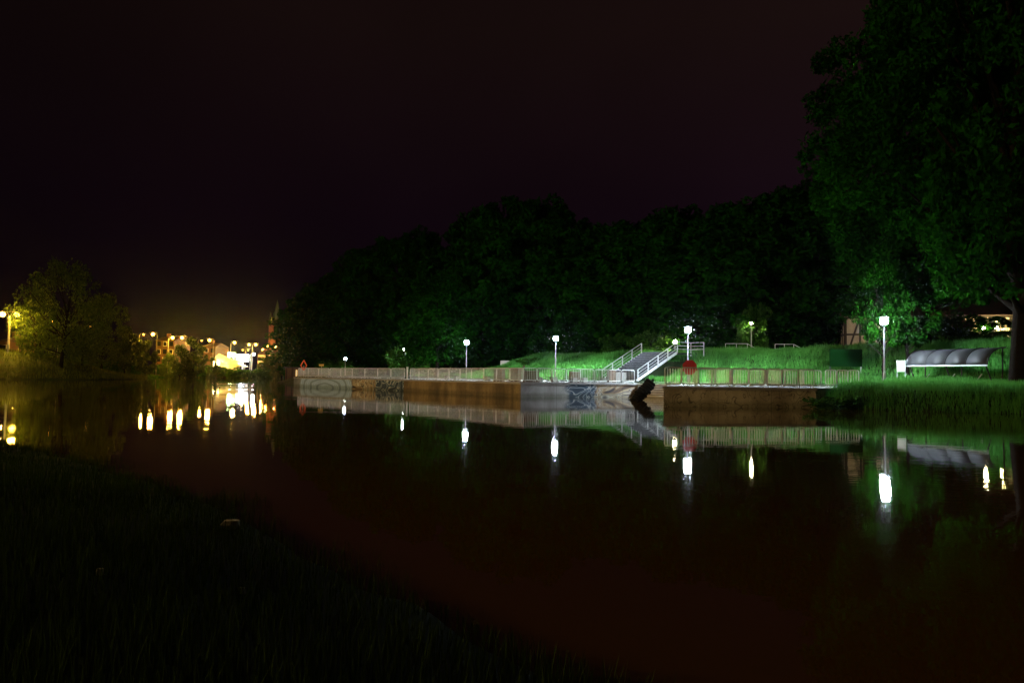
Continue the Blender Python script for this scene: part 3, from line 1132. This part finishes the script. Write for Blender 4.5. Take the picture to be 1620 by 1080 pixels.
house()
p = atY(1505, 530, 70)
o = empty('garden_shed', (p.x, p.y, 4.15), R(-20))
tag(o, 'boarded shed with cold blue light painted into its boards, glimpsed between the trunks behind the shelter', 'shed')
bb = MB()
for k in range(10): bb.box((-1.35 + k * .3, 0, 1.25), (.28, .08, 2.5))
bb.box((0, .8, 1.2), (2.9, 1.4, 2.4))
bb.build('wall', M['blue_lit_boards'], o)
MB().add([(-1.7, -.3, 2.5), (1.7, -.3, 2.5), (1.7, 1.8, 2.5), (-1.7, 1.8, 2.5), (-1.7, .75, 3.3), (1.7, .75, 3.3)], [(0, 1, 5, 4), (2, 3, 4, 5), (0, 4, 3), (1, 2, 5), (0, 3, 2, 1)]).build('roof', M['roof'], o)
MB().box((.3, -.06, 1.0), (.8, .05, 1.9)).build('door', M['timber'], o)

# ------------------------------------------------------------------ far town


def building(name, px0, px1, D, ytop, label, mt, floors, cols, lit=(), roofh=1.6, depth=12):
    a, b_ = atY(px0, ytop, D), atY(px1, ytop, D)
    z0 = Hz((a.x + b_.x) / 2, D) - .3
    h = a.z - z0
    L = b_.x - a.x
    o = empty(name, (a.x, D, z0), 0)
    tag(o, label, 'building')
    MB().box((L / 2, depth / 2, h / 2), (L, depth, h)).build('wall', mt, o)
    rf = MB().add([(-.4, -.4, h), (L + .4, -.4, h), (L + .4, depth + .4, h), (-.4, depth + .4, h), (.5, depth / 2, h + roofh), (L - .5, depth / 2, h + roofh)],
                  [(0, 1, 5, 4), (2, 3, 4, 5), (0, 4, 3), (1, 2, 5), (0, 3, 2, 1)]).build('roof', M['roof'], o)
    MB().box((L * .3, depth / 2 - 1, h + roofh), (1, 1, 1.6)).build('chimney', M['brick'], rf)
    for f in range(floors):
        for c in range(cols):
            x = L * (c + .5) / cols
            z = h * (f + .55) / floors
            w_ = MB().box((x, -.03, z), (1.25, .1, 1.5)).build('window', M['timber'] if (f + c) % 2 else M['white'], o)
            MB().box((x, -.09, z), (1.05, .04, 1.3)).build('pane', M['lit_window'] if (f, c) in lit else M['glass_dark'], w_)
    return o


building('apartment_block', 247, 276, 242, 538, 'orange apartment block with small dark windows behind the street lamp pair', M['ochre'], 4, 3, ((1, 1),))
building('apartment_block', 322, 341, 258, 548, 'narrow ochre house right behind the largest orange lamp', M['ochre'], 3, 2, ())
building('town_house', 408, 430, 300, 561, 'low yellow house under the cluster of lamps right of the billboard', M['canvas'], 2, 4, ((0, 1),), 2.5)
building('town_house', 0, 9, 190, 540, 'reddish house cut by the left edge behind the street lamps', M['ochre'], 2, 2, (), 2)

# floodlit kiosk with a peaked canopy
p = atY(346, 577, 250)
z0 = Hz(p.x, p.y)
o = empty('kiosk', (p.x, p.y, z0))
tag(o, 'brightly floodlit kiosk under a peaked cream canopy', 'kiosk')
hh = atY(346, 560, 250).z - z0
MB().box((2.2, 1.5, hh * .35), (7.5, 3, hh * .7)).build('wall', M['canvas'], o)
MB().add([(-2.2, -1, hh * .62), (8.5, -1, hh * .3), (8.5, 4, hh * .3), (-2.2, 4, hh * .62), (-.6, 1.5, hh * 1.05)], [(0, 1, 4), (1, 2, 4), (2, 3, 4), (3, 0, 4), (0, 3, 2, 1)]).build('canopy', M['canvas'], o)
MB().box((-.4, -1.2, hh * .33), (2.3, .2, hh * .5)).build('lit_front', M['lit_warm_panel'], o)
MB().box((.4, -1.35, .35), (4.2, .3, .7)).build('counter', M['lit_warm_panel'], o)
light('flood_light', o, (-.2, -2.4, hh * .55), 350, (1, .8, .35), .3)

# billboards
p0, p1 = atY(374.5, 560.5, 255), atY(393.5, 571.5, 255)
z0 = Hz(p0.x, 255)
o = empty('billboard', ((p0.x + p1.x) / 2, 255, z0))
tag(o, 'large glowing white billboard on a short stem across the river', 'billboard')
bw, bh, bc = p1.x - p0.x, p0.z - p1.z, (p0.z + p1.z) / 2 - z0
MB().box((0, 0, bc), (bw, .3, bh)).build('lit_panel', M['billboard'], o)
fr = MB()
for s in (-1, 1):
    fr.box((0, .02, bc + s * (bh / 2 + .08)), (bw + .3, .4, .12))
    fr.box((s * (bw / 2 + .08), .02, bc), (.12, .4, bh + .04))
fr.build('frame', M['dark_metal'], o)
MB().box((0, .1, (bc - bh / 2) / 2), (.5, .3, bc - bh / 2)).build('stem', M['steel'], o)
light('screen_glow', o, (0, -1.5, bc), 120, (.8, .92, 1), .8)
p0, p1 = atY(360.5, 557.5, 258), atY(372.5, 565, 258)
o = empty('lit_sign', ((p0.x + p1.x) / 2, 258, z0))
tag(o, 'pale green lit sign left of the white billboard', 'sign')
bw, bh, bc = p1.x - p0.x, p0.z - p1.z, (p0.z + p1.z) / 2 - z0
MB().box((0, 0, bc), (bw, .3, bh)).build('lit_panel', M['green_sign'], o)
for s in (-1, 1): MB().box((s * .6, .1, (bc - bh / 2) / 2), (.16, .16, bc - bh / 2)).build('leg', M['steel'], o)
light('screen_glow', o, (0, -1.2, bc), 350, (.5, 1, .35), .5)

# church
D = 330
p = atY(437, 545, D)
sh_ = 1 / (F / D)
o = empty('church_tower', (p.x, D, 2), 0)
tag(o, 'dark church tower with a slender pointed spire above the lamps', 'church tower')
zt = atY(437, 512, D).z - 2
zs = atY(438.5, 474, D).z - 2
MB().box((0, 0, zt / 2), (5.2, 5.2, zt)).build('wall', M['brick'], o)
sp_ = MB().lathe([(3.2, zt), (2.0, zt + (zs - zt) * .22), (1.0, zt + (zs - zt) * .55), (.05, zs)], 8).build('spire', M['copper'], o)
for sx in (-1, 1):
    for sy in (-1, 1):
        MB().lathe([(.6, zt), (.6, zt + 1.6), (.04, zt + 5)], 6, (sx * 2.2, sy * 2.2, 0)).build('pinnacle', M['copper'], o)
for z in (zt - 4, zt - 12):
    MB().box((0, -2.62, z), (1.1, .1, 2.8)).build('window', M['glass_dark'], o)
MB().lathe([(1.1, zt - 8.2), (1.1, zt - 8.0)], 12).build('clock_back', M['white'], o).rotation_euler = (0, 0, 0)

# boathouse with a lit doorway at the river end
p = atY(463, 597, 150)
o = empty('boathouse', (p.x, 150, -.3))
tag(o, 'small dark boathouse with one glowing doorway, left of the far barriers', 'boathouse')
MB().box((0, 2, 1.5), (2.9, 4, 3.0)).build('wall', M['wood'], o)
MB().box((0, 2, 3.1), (3.4, 4.4, .2)).build('roof', M['dark_metal'], o)
MB().box((.75, -.03, 1.75), (.32, .06, 1.75)).build('doorway', M['lit_window'], o)
for s in (-1.2, -.1, 1.2): MB().box((s, -.08, 1.5), (.14, .12, 3.0)).build('pillar', M['timber'], o)

# ------------------------------------------------------------------ foliage


def leaf_cloud(centers, radii, per, size, rs, squash=.8, droop=0):
    n = len(centers)
    k = np.repeat(np.arange(n), per)
    d = rs.normal(size=(len(k), 3))
    d /= np.linalg.norm(d, axis=1)[:, None]
    r = radii[k] * rs.uniform(.35, 1, len(k)) ** .6
    pos = centers[k] + d * r[:, None] * (1, 1, squash)
    if droop:
        pos[:, 2] -= rs.uniform(0, droop, len(k))
    a = rs.normal(size=(len(k), 3))
    if droop: a[:, 2] += -2
    a /= np.linalg.norm(a, axis=1)[:, None]
    b = np.cross(a, rs.normal(size=(len(k), 3)))
    b /= np.linalg.norm(b, axis=1)[:, None]
    s = size * rs.uniform(.6, 1.3, len(k))[:, None]
    v = np.stack([pos - a * s, pos + b * s * .45, pos + a * s, pos - b * s * .45], 1).reshape(-1, 3)
    return v, np.arange(len(v)).reshape(-1, 4)


def crown_mesh(name, rs, rx, h, z0, nclump, per, size, mt, prof=None, squash=.8, droop=0, cr=(1.0, 2.2), hollow=.35, off=(0, 0)):
    """clumps through an uneven, lobed crown of radius rx from z0 to z0 + h"""
    cs, rr = [], []
    lob = rs.uniform(0, 2 * math.pi, 5)
    while len(cs) < nclump:
        u = rs.uniform(0, 1)
        wdt = (prof(u) if prof else math.sin(math.pi * (u * .86 + .1)) ** .65)
        th = rs.uniform(0, 2 * math.pi)
        w2 = wdt * (1 + .16 * math.sin(3 * th + lob[0] + 5 * u) + .12 * math.sin(5 * th + lob[1] - 9 * u))
        q_ = rs.uniform(hollow, 1) ** .6
        rad = rx * w2 * q_
        c_ = rs.uniform(*cr)
        cs.append((off[0] + rad * math.cos(th), off[1] + rad * math.sin(th), z0 + h * u + rs.normal() * .3))
        rr.append(c_ * (1.15 - .45 * q_))
    v, q_ = leaf_cloud(np.array(cs), np.array(rr), per, size, rs, squash, droop)
    return np_mesh(name, v, q_, mt), cs


def trunk_mb(rs, h, r, cs, nb=14, lean=(0, 0), z_in=.5):
    m = MB()
    top = Vector((lean[0], lean[1], h * .8))
    pts = [Vector((0, 0, -.4)), Vector((0, 0, .2))]
    rad = [r * 1.5, r * 1.15]
    for k in range(1, 7):
        f = k / 6
        pts.append(Vector((lean[0] * f + rs.normal() * r * .35, lean[1] * f + rs.normal() * r * .35, h * .8 * f)))
        rad.append(r * (1 - .8 * f))
    m.tube(pts, rad, 9)
    sel = rs.choice(len(cs), min(nb, len(cs)), replace=False)
    for i in sel:
        c = Vector(cs[i])
        f = max(.15, min(.9, (c.z * z_in) / (h * .8)))
        k = f * 6
        i0 = int(k)
        s = pts[1 + i0].lerp(pts[min(2 + i0, 7)], k - i0)
        mid = s.lerp(c, .5) + Vector((rs.normal() * .4, rs.normal() * .4, -.04 * (c - s).length))
        r0 = max(.05, r * (1 - .8 * f) * .45)
        m.tube([s, mid, c], [r0, r0 * .6, .03], 5)
    return m


def tree_proto(name, seed, rx, h, z0, nclump, per, size, mt, r, **kw):
    rs = np.random.RandomState(seed)
    nb = kw.pop('nb', 14)
    lean = kw.pop('lean', (0, 0))
    me, cs = crown_mesh('crown', rs, rx, h, z0, nclump, per, size, mt, **kw)
    root = empty(name, (0, 0, 0))
    tr_ = trunk_mb(rs, z0 + h, r, cs, nb, lean).build('trunk', M['bark'], root, smooth=True)
    c = bpy.data.objects.new('crown', me)
    C.objects.link(c)
    c.parent = root
    return root


# park trees behind the embankment: 4 prototypes 24 m tall
protos = [tree_proto('park_tree', 11 + i, 8.5, 22.7, .8 + (i % 2) * .6, 250, 75, .42, M['leaf'], .42) for i in range(4)]
used = [False] * 4
TREES = [(474, 225, 474, 8, 'farthest park tree on the right bank, beside the church tower'),
         (494, 195, 456, 9, 'park tree above the left end of the far barriers'),
         (532, 178, 432, 9, 'dark park tree rising behind the tiny far lamp'),
         (572, 166, 400, 9.5, 'dark rounded park tree on the rising left shoulder of the wood'),
         (615, 158, 374, 10, 'tall dark park tree left of the brightly lit small tree'),
         (662, 150, 372, 9, 'tall dark park tree behind the brightly lit small tree'),
         (708, 138, 392, 8.5, 'park tree in the dip just left of the tallest central tree'),
         (757, 131, 345, 9.5, 'left shoulder tree of the tallest central group'),
         (806, 126, 312, 10.5, 'tallest central tree above the smaller park lamp'),
         (858, 119, 326, 9.5, 'tall tree directly above the middle park lamp'),
         (910, 112, 348, 8.5, 'tree right of the middle park lamp'),
         (960, 106, 362, 8, 'tree behind the left side of the steel stairs'),
         (1015, 100, 345, 8.8, 'tree behind the top of the steel stairs'),
         (1066, 95, 338, 8.2, 'tree directly behind the lamp at the stairs'),
         (1120, 91, 348, 8, 'tree between the stairs lamp and the lit bush'),
         (1172, 90, 326, 8.5, 'tree standing over the lit bush on the crest'),
         (1228, 88, 306, 8.5, 'tree above the short white crest handrail'),
         (1285, 90, 296, 8.5, 'dark tree just left of the half-timbered house')]
for i, (px, D, yt, rx, lb) in enumerate(TREES):
    k = i % 4
    o = protos[k] if not used[k] else copy_tree(protos[k])
    used[k] = True
    x = XY(px, D)
    z0 = Hz(x, D)
    hh = atY(px, yt, D).z - z0
    o.location = (x, D, z0 - .1)
    o.scale = (rx / 8.5, rx / 8.5, hh / 24.2)
    o.rotation_euler.z = i * 1.7
    tag(o, lb, 'tree', 'park trees behind the embankment')

# big near trees on the right, finer leaves
big = [tree_proto('chestnut_tree', 41, 9.0, 24, 5.0, 420, 120, .25, M['leaf'], .55, cr=(1.0, 2.3), nb=26),
       tree_proto('chestnut_tree', 42, 9.0, 27, 5.5, 460, 120, .25, M['leaf'], .6, cr=(1.0, 2.4), nb=26)]
BT = [(0, 33.4, 61.5, 1.0, 1.0, 0, 'big chestnut whose low leaves are lit by the nearest park lamp'),
      (1, 30.2, 45.2, .85, 1.12, 2, 'huge dark tree with a thick black trunk at the right edge'),
      (0, 44.5, 64.0, .9, 1.05, 2.5, 'tree behind the arched shelter, its trunk beside the blue-lit shed'),
      (1, 40.0, 74.0, .95, .95, 4, 'tree in front of the middle of the half-timbered house'),
      (0, 47.0, 52.0, 1.1, 1.3, 5, 'tall dark tree beyond the right edge trunk')]
ub = [False, False]
for k, x, y, sxy, sz, rz_, lb in BT:
    o = big[k] if not ub[k] else copy_tree(big[k])
    ub[k] = True
    o.location = (x, y, Hz(x, y) - .15)
    o.scale = (sxy, sxy, sz)
    o.rotation_euler.z = rz_
    tag(o, lb, 'tree', 'big trees on the right bank')

# young tree round the nearest lamp: lit leaves left and right of the globe
rs = np.random.RandomState(5)
o = tree_proto('young_tree', 77, 2.6, 5.5, 3.0, 60, 90, .17, M['leaf'], .13, cr=(.5, 1.0), nb=18)
o.location = (26.9, 54.9, Hz(26.9, 54.9))
o.scale = (.65, .65, 1)
tag(o, 'young tree right behind the nearest lamp with glowing green leaves', 'tree')
o = tree_proto('young_tree', 78, 2.2, 4.2, 2.6, 46, 90, .17, M['leaf'], .12, cr=(.5, .9), nb=14)
o.location = (29.2, 56.0, Hz(29.2, 56))
tag(o, 'young green tree between the nearest lamp and the shelter', 'tree')
for px_, D_, sc2, lb in ((1541, 70.5, (.75, .75, .5), 'young tree glowing yellow just left of the buried garden lamp'), (1583, 70.6, (.8, .8, .52), 'young tree glowing yellow right of the buried garden lamp'),
                         (1520, 70.8, (.5, .5, .42), 'small leafy tree between the blue-lit shed and the garden lamp')):
    c = copy_tree(o)
    x = XY(px_, D_)
    c.location = (x, D_, Hz(x, D_) - .3)
    c.scale = sc2
    c.rotation_euler.z = px_
    tag(c, lb, 'tree', 'young trees by the house')
# lit small tree in the distance
o = tree_proto('lime_tree', 79, 5.2, 10.5, 2.6, 150, 90, .26, M['leaf'], .25, cr=(.8, 1.7), nb=18)
x = XY(690, 100)
o.location = (x, 100, Hz(x, 100))
tag(o, 'leafy tree lit brilliant green from below, left of the smaller park lamp', 'tree')

# bushes
bush_rs = [tree_proto('bush', 90 + i, 1.6, 1.9, .3, 34, 60, .16, M['leaf_bush'], .05, cr=(.4, .8), nb=10) for i in range(3)]
ubu = [False] * 3
BU = [(655, 101, 1.6, 1.9, 'bright green bush under the half-hidden lamp'), (530, 124, 2.2, .9, 'low bush near the tiny far lamp, left of the lit bush'),
      (640, 110, 1.8, 1.6, 'dark bush behind the lamp hidden in leaves'), (1192, 82.5, 1.0, 2.1, 'tall pale green bush lit by the small crest lamp'),
      (1180, 83.5, .8, 1.0, 'small dim bush left of the tall lit crest bush'), (972, 92, 1.3, 1.1, 'brownish bush on the crest left of the stairs'),
      (1030, 88, 1.5, 1.1, 'leafy bush at the stair head, left of the warm lamp'), (1043, 90, 1.3, 1.3, 'bright bush between the stairs and the warm lamp'),
      (1470, 66, 1.3, 1.1, 'bush at the foot of the trunk left of the blue-lit shed'), (1495, 62, 1.3, 1.15, 'bright green bush above the middle of the shelter roof'),
      (1528, 64, 1.2, .55, 'dark bush right of the blue-lit shed'), (1563, 65, 1.0, .55, 'yellowish lit bush above the right end of the shelter'),
      (1545, 66.5, 1.2, .45, 'low bush under the yellow garden lamp'), (1583, 67, 1.1, .5, 'low bush beside the thick trunk in front of the house'),
      (1445, 68, 1.0, .9, 'small bush right of the nearest lamp, on the crest'), (836, 96, .8, .4, 'low reddish bush on the slope left of the middle lamp')]
for i, (px, D, sxy, sz, lb) in enumerate(BU):
    k = i % 3
    o = bush_rs[k] if not ubu[k] else copy_tree(bush_rs[k])
    ubu[k] = True
    x = XY(px, D)
    o.location = (x, D, Hz(x, D) - .05)
    o.scale = (sxy, sxy, sz)
    o.rotation_euler.z = i * 2.1
    tag(o, lb, 'bush', 'bushes in the park')

# left bank trees
wl = tree_proto('willow_tree', 60, 7.6, 17, 2.2, 150, 60, .24, M['leaf_willow'], .3, cr=(.8, 1.7), droop=1.6, nb=40, lean=(1.2, 0), hollow=.1)
LT = [(96, 134, 408, 1.05, 'large pale willow on the left bank lit by the street lamps'), (160, 164, 462, .85, 'broad dark tree right of the large willow'),
      (130, 143, 478, .55, 'smaller willow with a lit trunk just right of the large one'), (60, 137, 455, .6, 'low willow leaning over the slope left of the large one')]
for i, (px, D, yt, s, lb) in enumerate(LT):
    o = wl if i == 0 else copy_tree(wl)
    x = XY(px, D)
    z0 = Hz(x, D)
    o.location = (x, D, z0 - .1)
    o.scale = (s, s, (atY(px, yt, D).z - z0) / 19.6)
    o.rotation_euler.z = i * 2.2
    tag(o, lb, 'tree', 'trees on the left bank')
st_ = tree_proto('small_tree', 61, 3.2, 6.5, 1.4, 60, 80, .24, M['leaf_willow'], .16, cr=(.6, 1.2), nb=16)
LS = [(197, 183, 520, 1.1, 'small dark tree under the lamp right of the broad tree'), (230, 196, 541, .9, 'dark cone-like tree left of the orange apartment block'),
      (212, 205, 538, .8, 'thin tree between the two left-bank lamps'), (284, 214, 548, 1.05, 'round bright green tree in front of the apartment block'),
      (306, 216, 538, 1.2, 'bare-stemmed dark tree left of the largest orange lamp'), (337, 222, 566, .6, 'little dark tree left of the floodlit kiosk'),
      (264, 224, 560, .7, 'low tree before the orange apartment block'), (432, 240, 560, 1.1, 'tree under the rightmost orange lamp'), (446, 225, 552, 1.2, 'dark tree between the rightmost lamp and the boathouse'),
      (418, 238, 566, .8, 'small tree before the low yellow house')]
for i, (px, D, yt, s, lb) in enumerate(LS):
    o = st_ if i == 0 else copy_tree(st_)
    x = XY(px, D)
    z0 = Hz(x, D)
    o.location = (x, D, z0 - .1)
    o.scale = (s, s, max(.4, (atY(px, yt, D).z - z0) / 7.9))
    o.rotation_euler.z = i * 1.3
    tag(o, lb, 'tree', 'small trees across the river')
hb = tree_proto('riverside_shrub', 62, 3.4, 2.3, .1, 44, 70, .3, M['leaf_bush'], .07, cr=(.6, 1.1), nb=8)
HX = [150, 172, 205, 236, 250, 266, 281, 297, 312, 328, 343, 358, 374, 389, 404, 419, 434, 448]
for i, px in enumerate(HX):
    o = hb if i == 0 else copy_tree(hb)
    D = 176 + i * 12 if i < 4 else 234 + random.uniform(-1, 3)
    x = XY(px, D)
    o.location = (x, D, Hz(x, D) - .15)
    s = random.uniform(.9, 1.25)
    o.scale = (s * 1.2, s, s * random.uniform(.6, 1.0))
    o.rotation_euler.z = i * 1.1
    tag(o, ORD[i] + ' low shrub from the left in the line along the far waterside', 'shrub', 'shrubs along the far waterside')

# ------------------------------------------------------------------ grass (stuff)


def grass(name, P_, h, w, mt, seed, label, hvar=.5, zoff=-.03, bend=.35):
    rs = np.random.RandomState(seed)
    n = len(P_)
    z = np.concatenate([H(P_[i:i + 20000]) for i in range(0, n, 20000)]) + zoff
    base = np.column_stack([P_, z])
    hh = h * (1 - hvar + 2 * hvar * rs.rand(n)) * (.55 + .9 * vn(P_, .6, seed))
    a = rs.uniform(0, 2 * math.pi, n)
    side = np.column_stack([np.cos(a), np.sin(a), np.zeros(n)]) * (w / 2)
    lean = np.column_stack([np.cos(a + 1.3), np.sin(a + 1.3), np.zeros(n)]) * (hh * bend * rs.rand(n))[:, None]
    up = np.column_stack([np.zeros(n), np.zeros(n), hh])
    v = np.stack([base - side, base + side, base + side * .6 + up * .6 + lean * .4, base - side * .6 + up * .6 + lean * .4, base + up + lean], 1)
    q1 = np.arange(n)[:, None] * 5
    tri = np.concatenate([q1 + [[0, 1, 2]], q1 + [[0, 2, 3]], q1 + [[3, 2, 4]]])
    o = bpy.data.objects.new(name, np_mesh(name, v.reshape(-1, 3), tri, mt))
    C.objects.link(o)
    return tag(o, label, 'grass', kind='stuff')


rs = np.random.RandomState(3)


def tn(n_, t0, t1, n0, n1):
    t = rs.uniform(t0, t1, n_)
    m = rs.uniform(n0, n1, n_)
    return np.column_stack([.6 * t + .8 * m, -.8 * t + .6 * m])


def scatter(n_, x0, x1, y0, y1):
    return np.column_stack([rs.uniform(x0, x1, n_), rs.uniform(y0, y1, n_)])


E = tn(150000, -95, -5, 53.2, 66.5)
# leave the stair footprint free
loc = (E - (sx0, sy0)) @ np.array([[.8, -.6], [.6, .8]])
E = E[~((loc[:, 0] > -.3) & (loc[:, 0] < 7.8) & (np.abs(loc[:, 1]) < 2.05))]
grass('slope_grass', E, .42, .05, M['grass'], 21, 'bright green grass covering the embankment slope')
B = scatter(150000, 16, 50, 36, 56)
d, ei = polydist(B, RIGHT)
nm = .8 * B[:, 0] + .6 * B[:, 1]
B = B[(d > .25) & (d < 13) & (ei >= 6) & (nm < 54) & ((B[:, 0] > 18.6) | (B[:, 1] < 41.8))]
grass('bank_grass', B, .42, .035, M['grass'], 22, 'tall dark green grass on the right bank below the shelter')
Lb = np.column_stack([rs.uniform(-150, -60, 120000), rs.uniform(88, 236, 120000)])
d, ei = polydist(Lb, LEFT)
Lb = Lb[(d > .2) & (d < 20)]
grass('levee_grass', Lb, .5, .09, M['grass_dry'], 23, 'rough yellowish grass on the far left bank')
Nb = np.column_stack([rs.uniform(-16, 5, 260000), 1.2 + 24 * rs.uniform(0, 1, 260000) ** 1.5])
d, ei = polydist(Nb, NEAR)
Nb = Nb[((d > -.3) | ((d > -1.0) & (vn(Nb, 2.0, 8) > .62))) & (np.hypot(Nb[:, 0], Nb[:, 1]) > 1.6) & (np.abs(Nb[:, 0]) < Nb[:, 1] * .8 + 1)]
grass('near_grass', Nb, .13, .009, M['grass_near'], 24, 'dark rough grass on the near bank in the lower left corner')
# weeds over the pier end
Wd = scatter(9000, 14.8, 19.5, 41.9, 43.2)
o = tree_proto('overhanging_bush', 95, 1.5, 1.1, .2, 34, 70, .12, M['leaf_bush'], .04, cr=(.3, .6), nb=8)
o.location = (18.4, 42.9, -.3)
o.scale = (1.1, .7, .62)
tag(o, 'leafy weeds hanging over the right end of the brown pier', 'bush')

# near-bank litter
def stone(px, py, w, h, label, mt=M['stone'], nm='pale_stone', zb=.05):
    d_ = ray(px, py)
    k = (zb - CAMZ) / d_.z
    x, y = d_.x * k, d_.y * k
    rs_ = np.random.RandomState(int(px))
    m = MB()
    vs = []
    for z in (0, .5, 1):
        for a in range(8):
            rr_ = (1 - .25 * (z == 1)) * (1 + .15 * rs_.normal())
            vs.append((math.cos(a * math.pi / 4) * w / 2 * rr_, math.sin(a * math.pi / 4) * w * .35 * rr_, z * h))
    fs = [tuple(range(7, -1, -1)), tuple(range(16, 24))]
    for i in range(2):
        fs += [(i * 8 + k, i * 8 + (k + 1) % 8, i * 8 + 8 + (k + 1) % 8, i * 8 + 8 + k) for k in range(8)]
    o = m.add(vs, fs).build(nm, mt, loc=(x, y, max(Hz(x, y), 0) + .0))
    return tag(o, label, 'stone')


stone(366, 834, .2, .085, 'flat pale stone at the water edge of the near bank')
stone(156, 955, .06, .04, 'small pale pebble deep in the near-bank grass')
stone(382, 950, .06, .04, 'tiny whitish pebble in the near grass below the flat stone')

# ------------------------------------------------------------------ night mist, shaped to scatter an added glow round the lamps
hz = bpy.data.materials.new('glow_haze')
hz.use_nodes = True
n, l = hz.node_tree.nodes, hz.node_tree.links
n.clear()
o_ = n.new('ShaderNodeOutputMaterial')
v_ = n.new('ShaderNodeVolumePrincipled')
v_.inputs['Color'].default_value = (.9, .93, 1, 1)
v_.inputs['Density'].default_value = .00005
v_.inputs['Anisotropy'].default_value = .965
l.new(v_.outputs[0], o_.inputs['Volume'])
o = MB().box((0, 240, 26), (1100, 640, 58)).build('glow_haze', hz)
tag(o, kind='stuff')
o['label'] = 'thin night mist over the river, shaped to put a glow round the lamps'
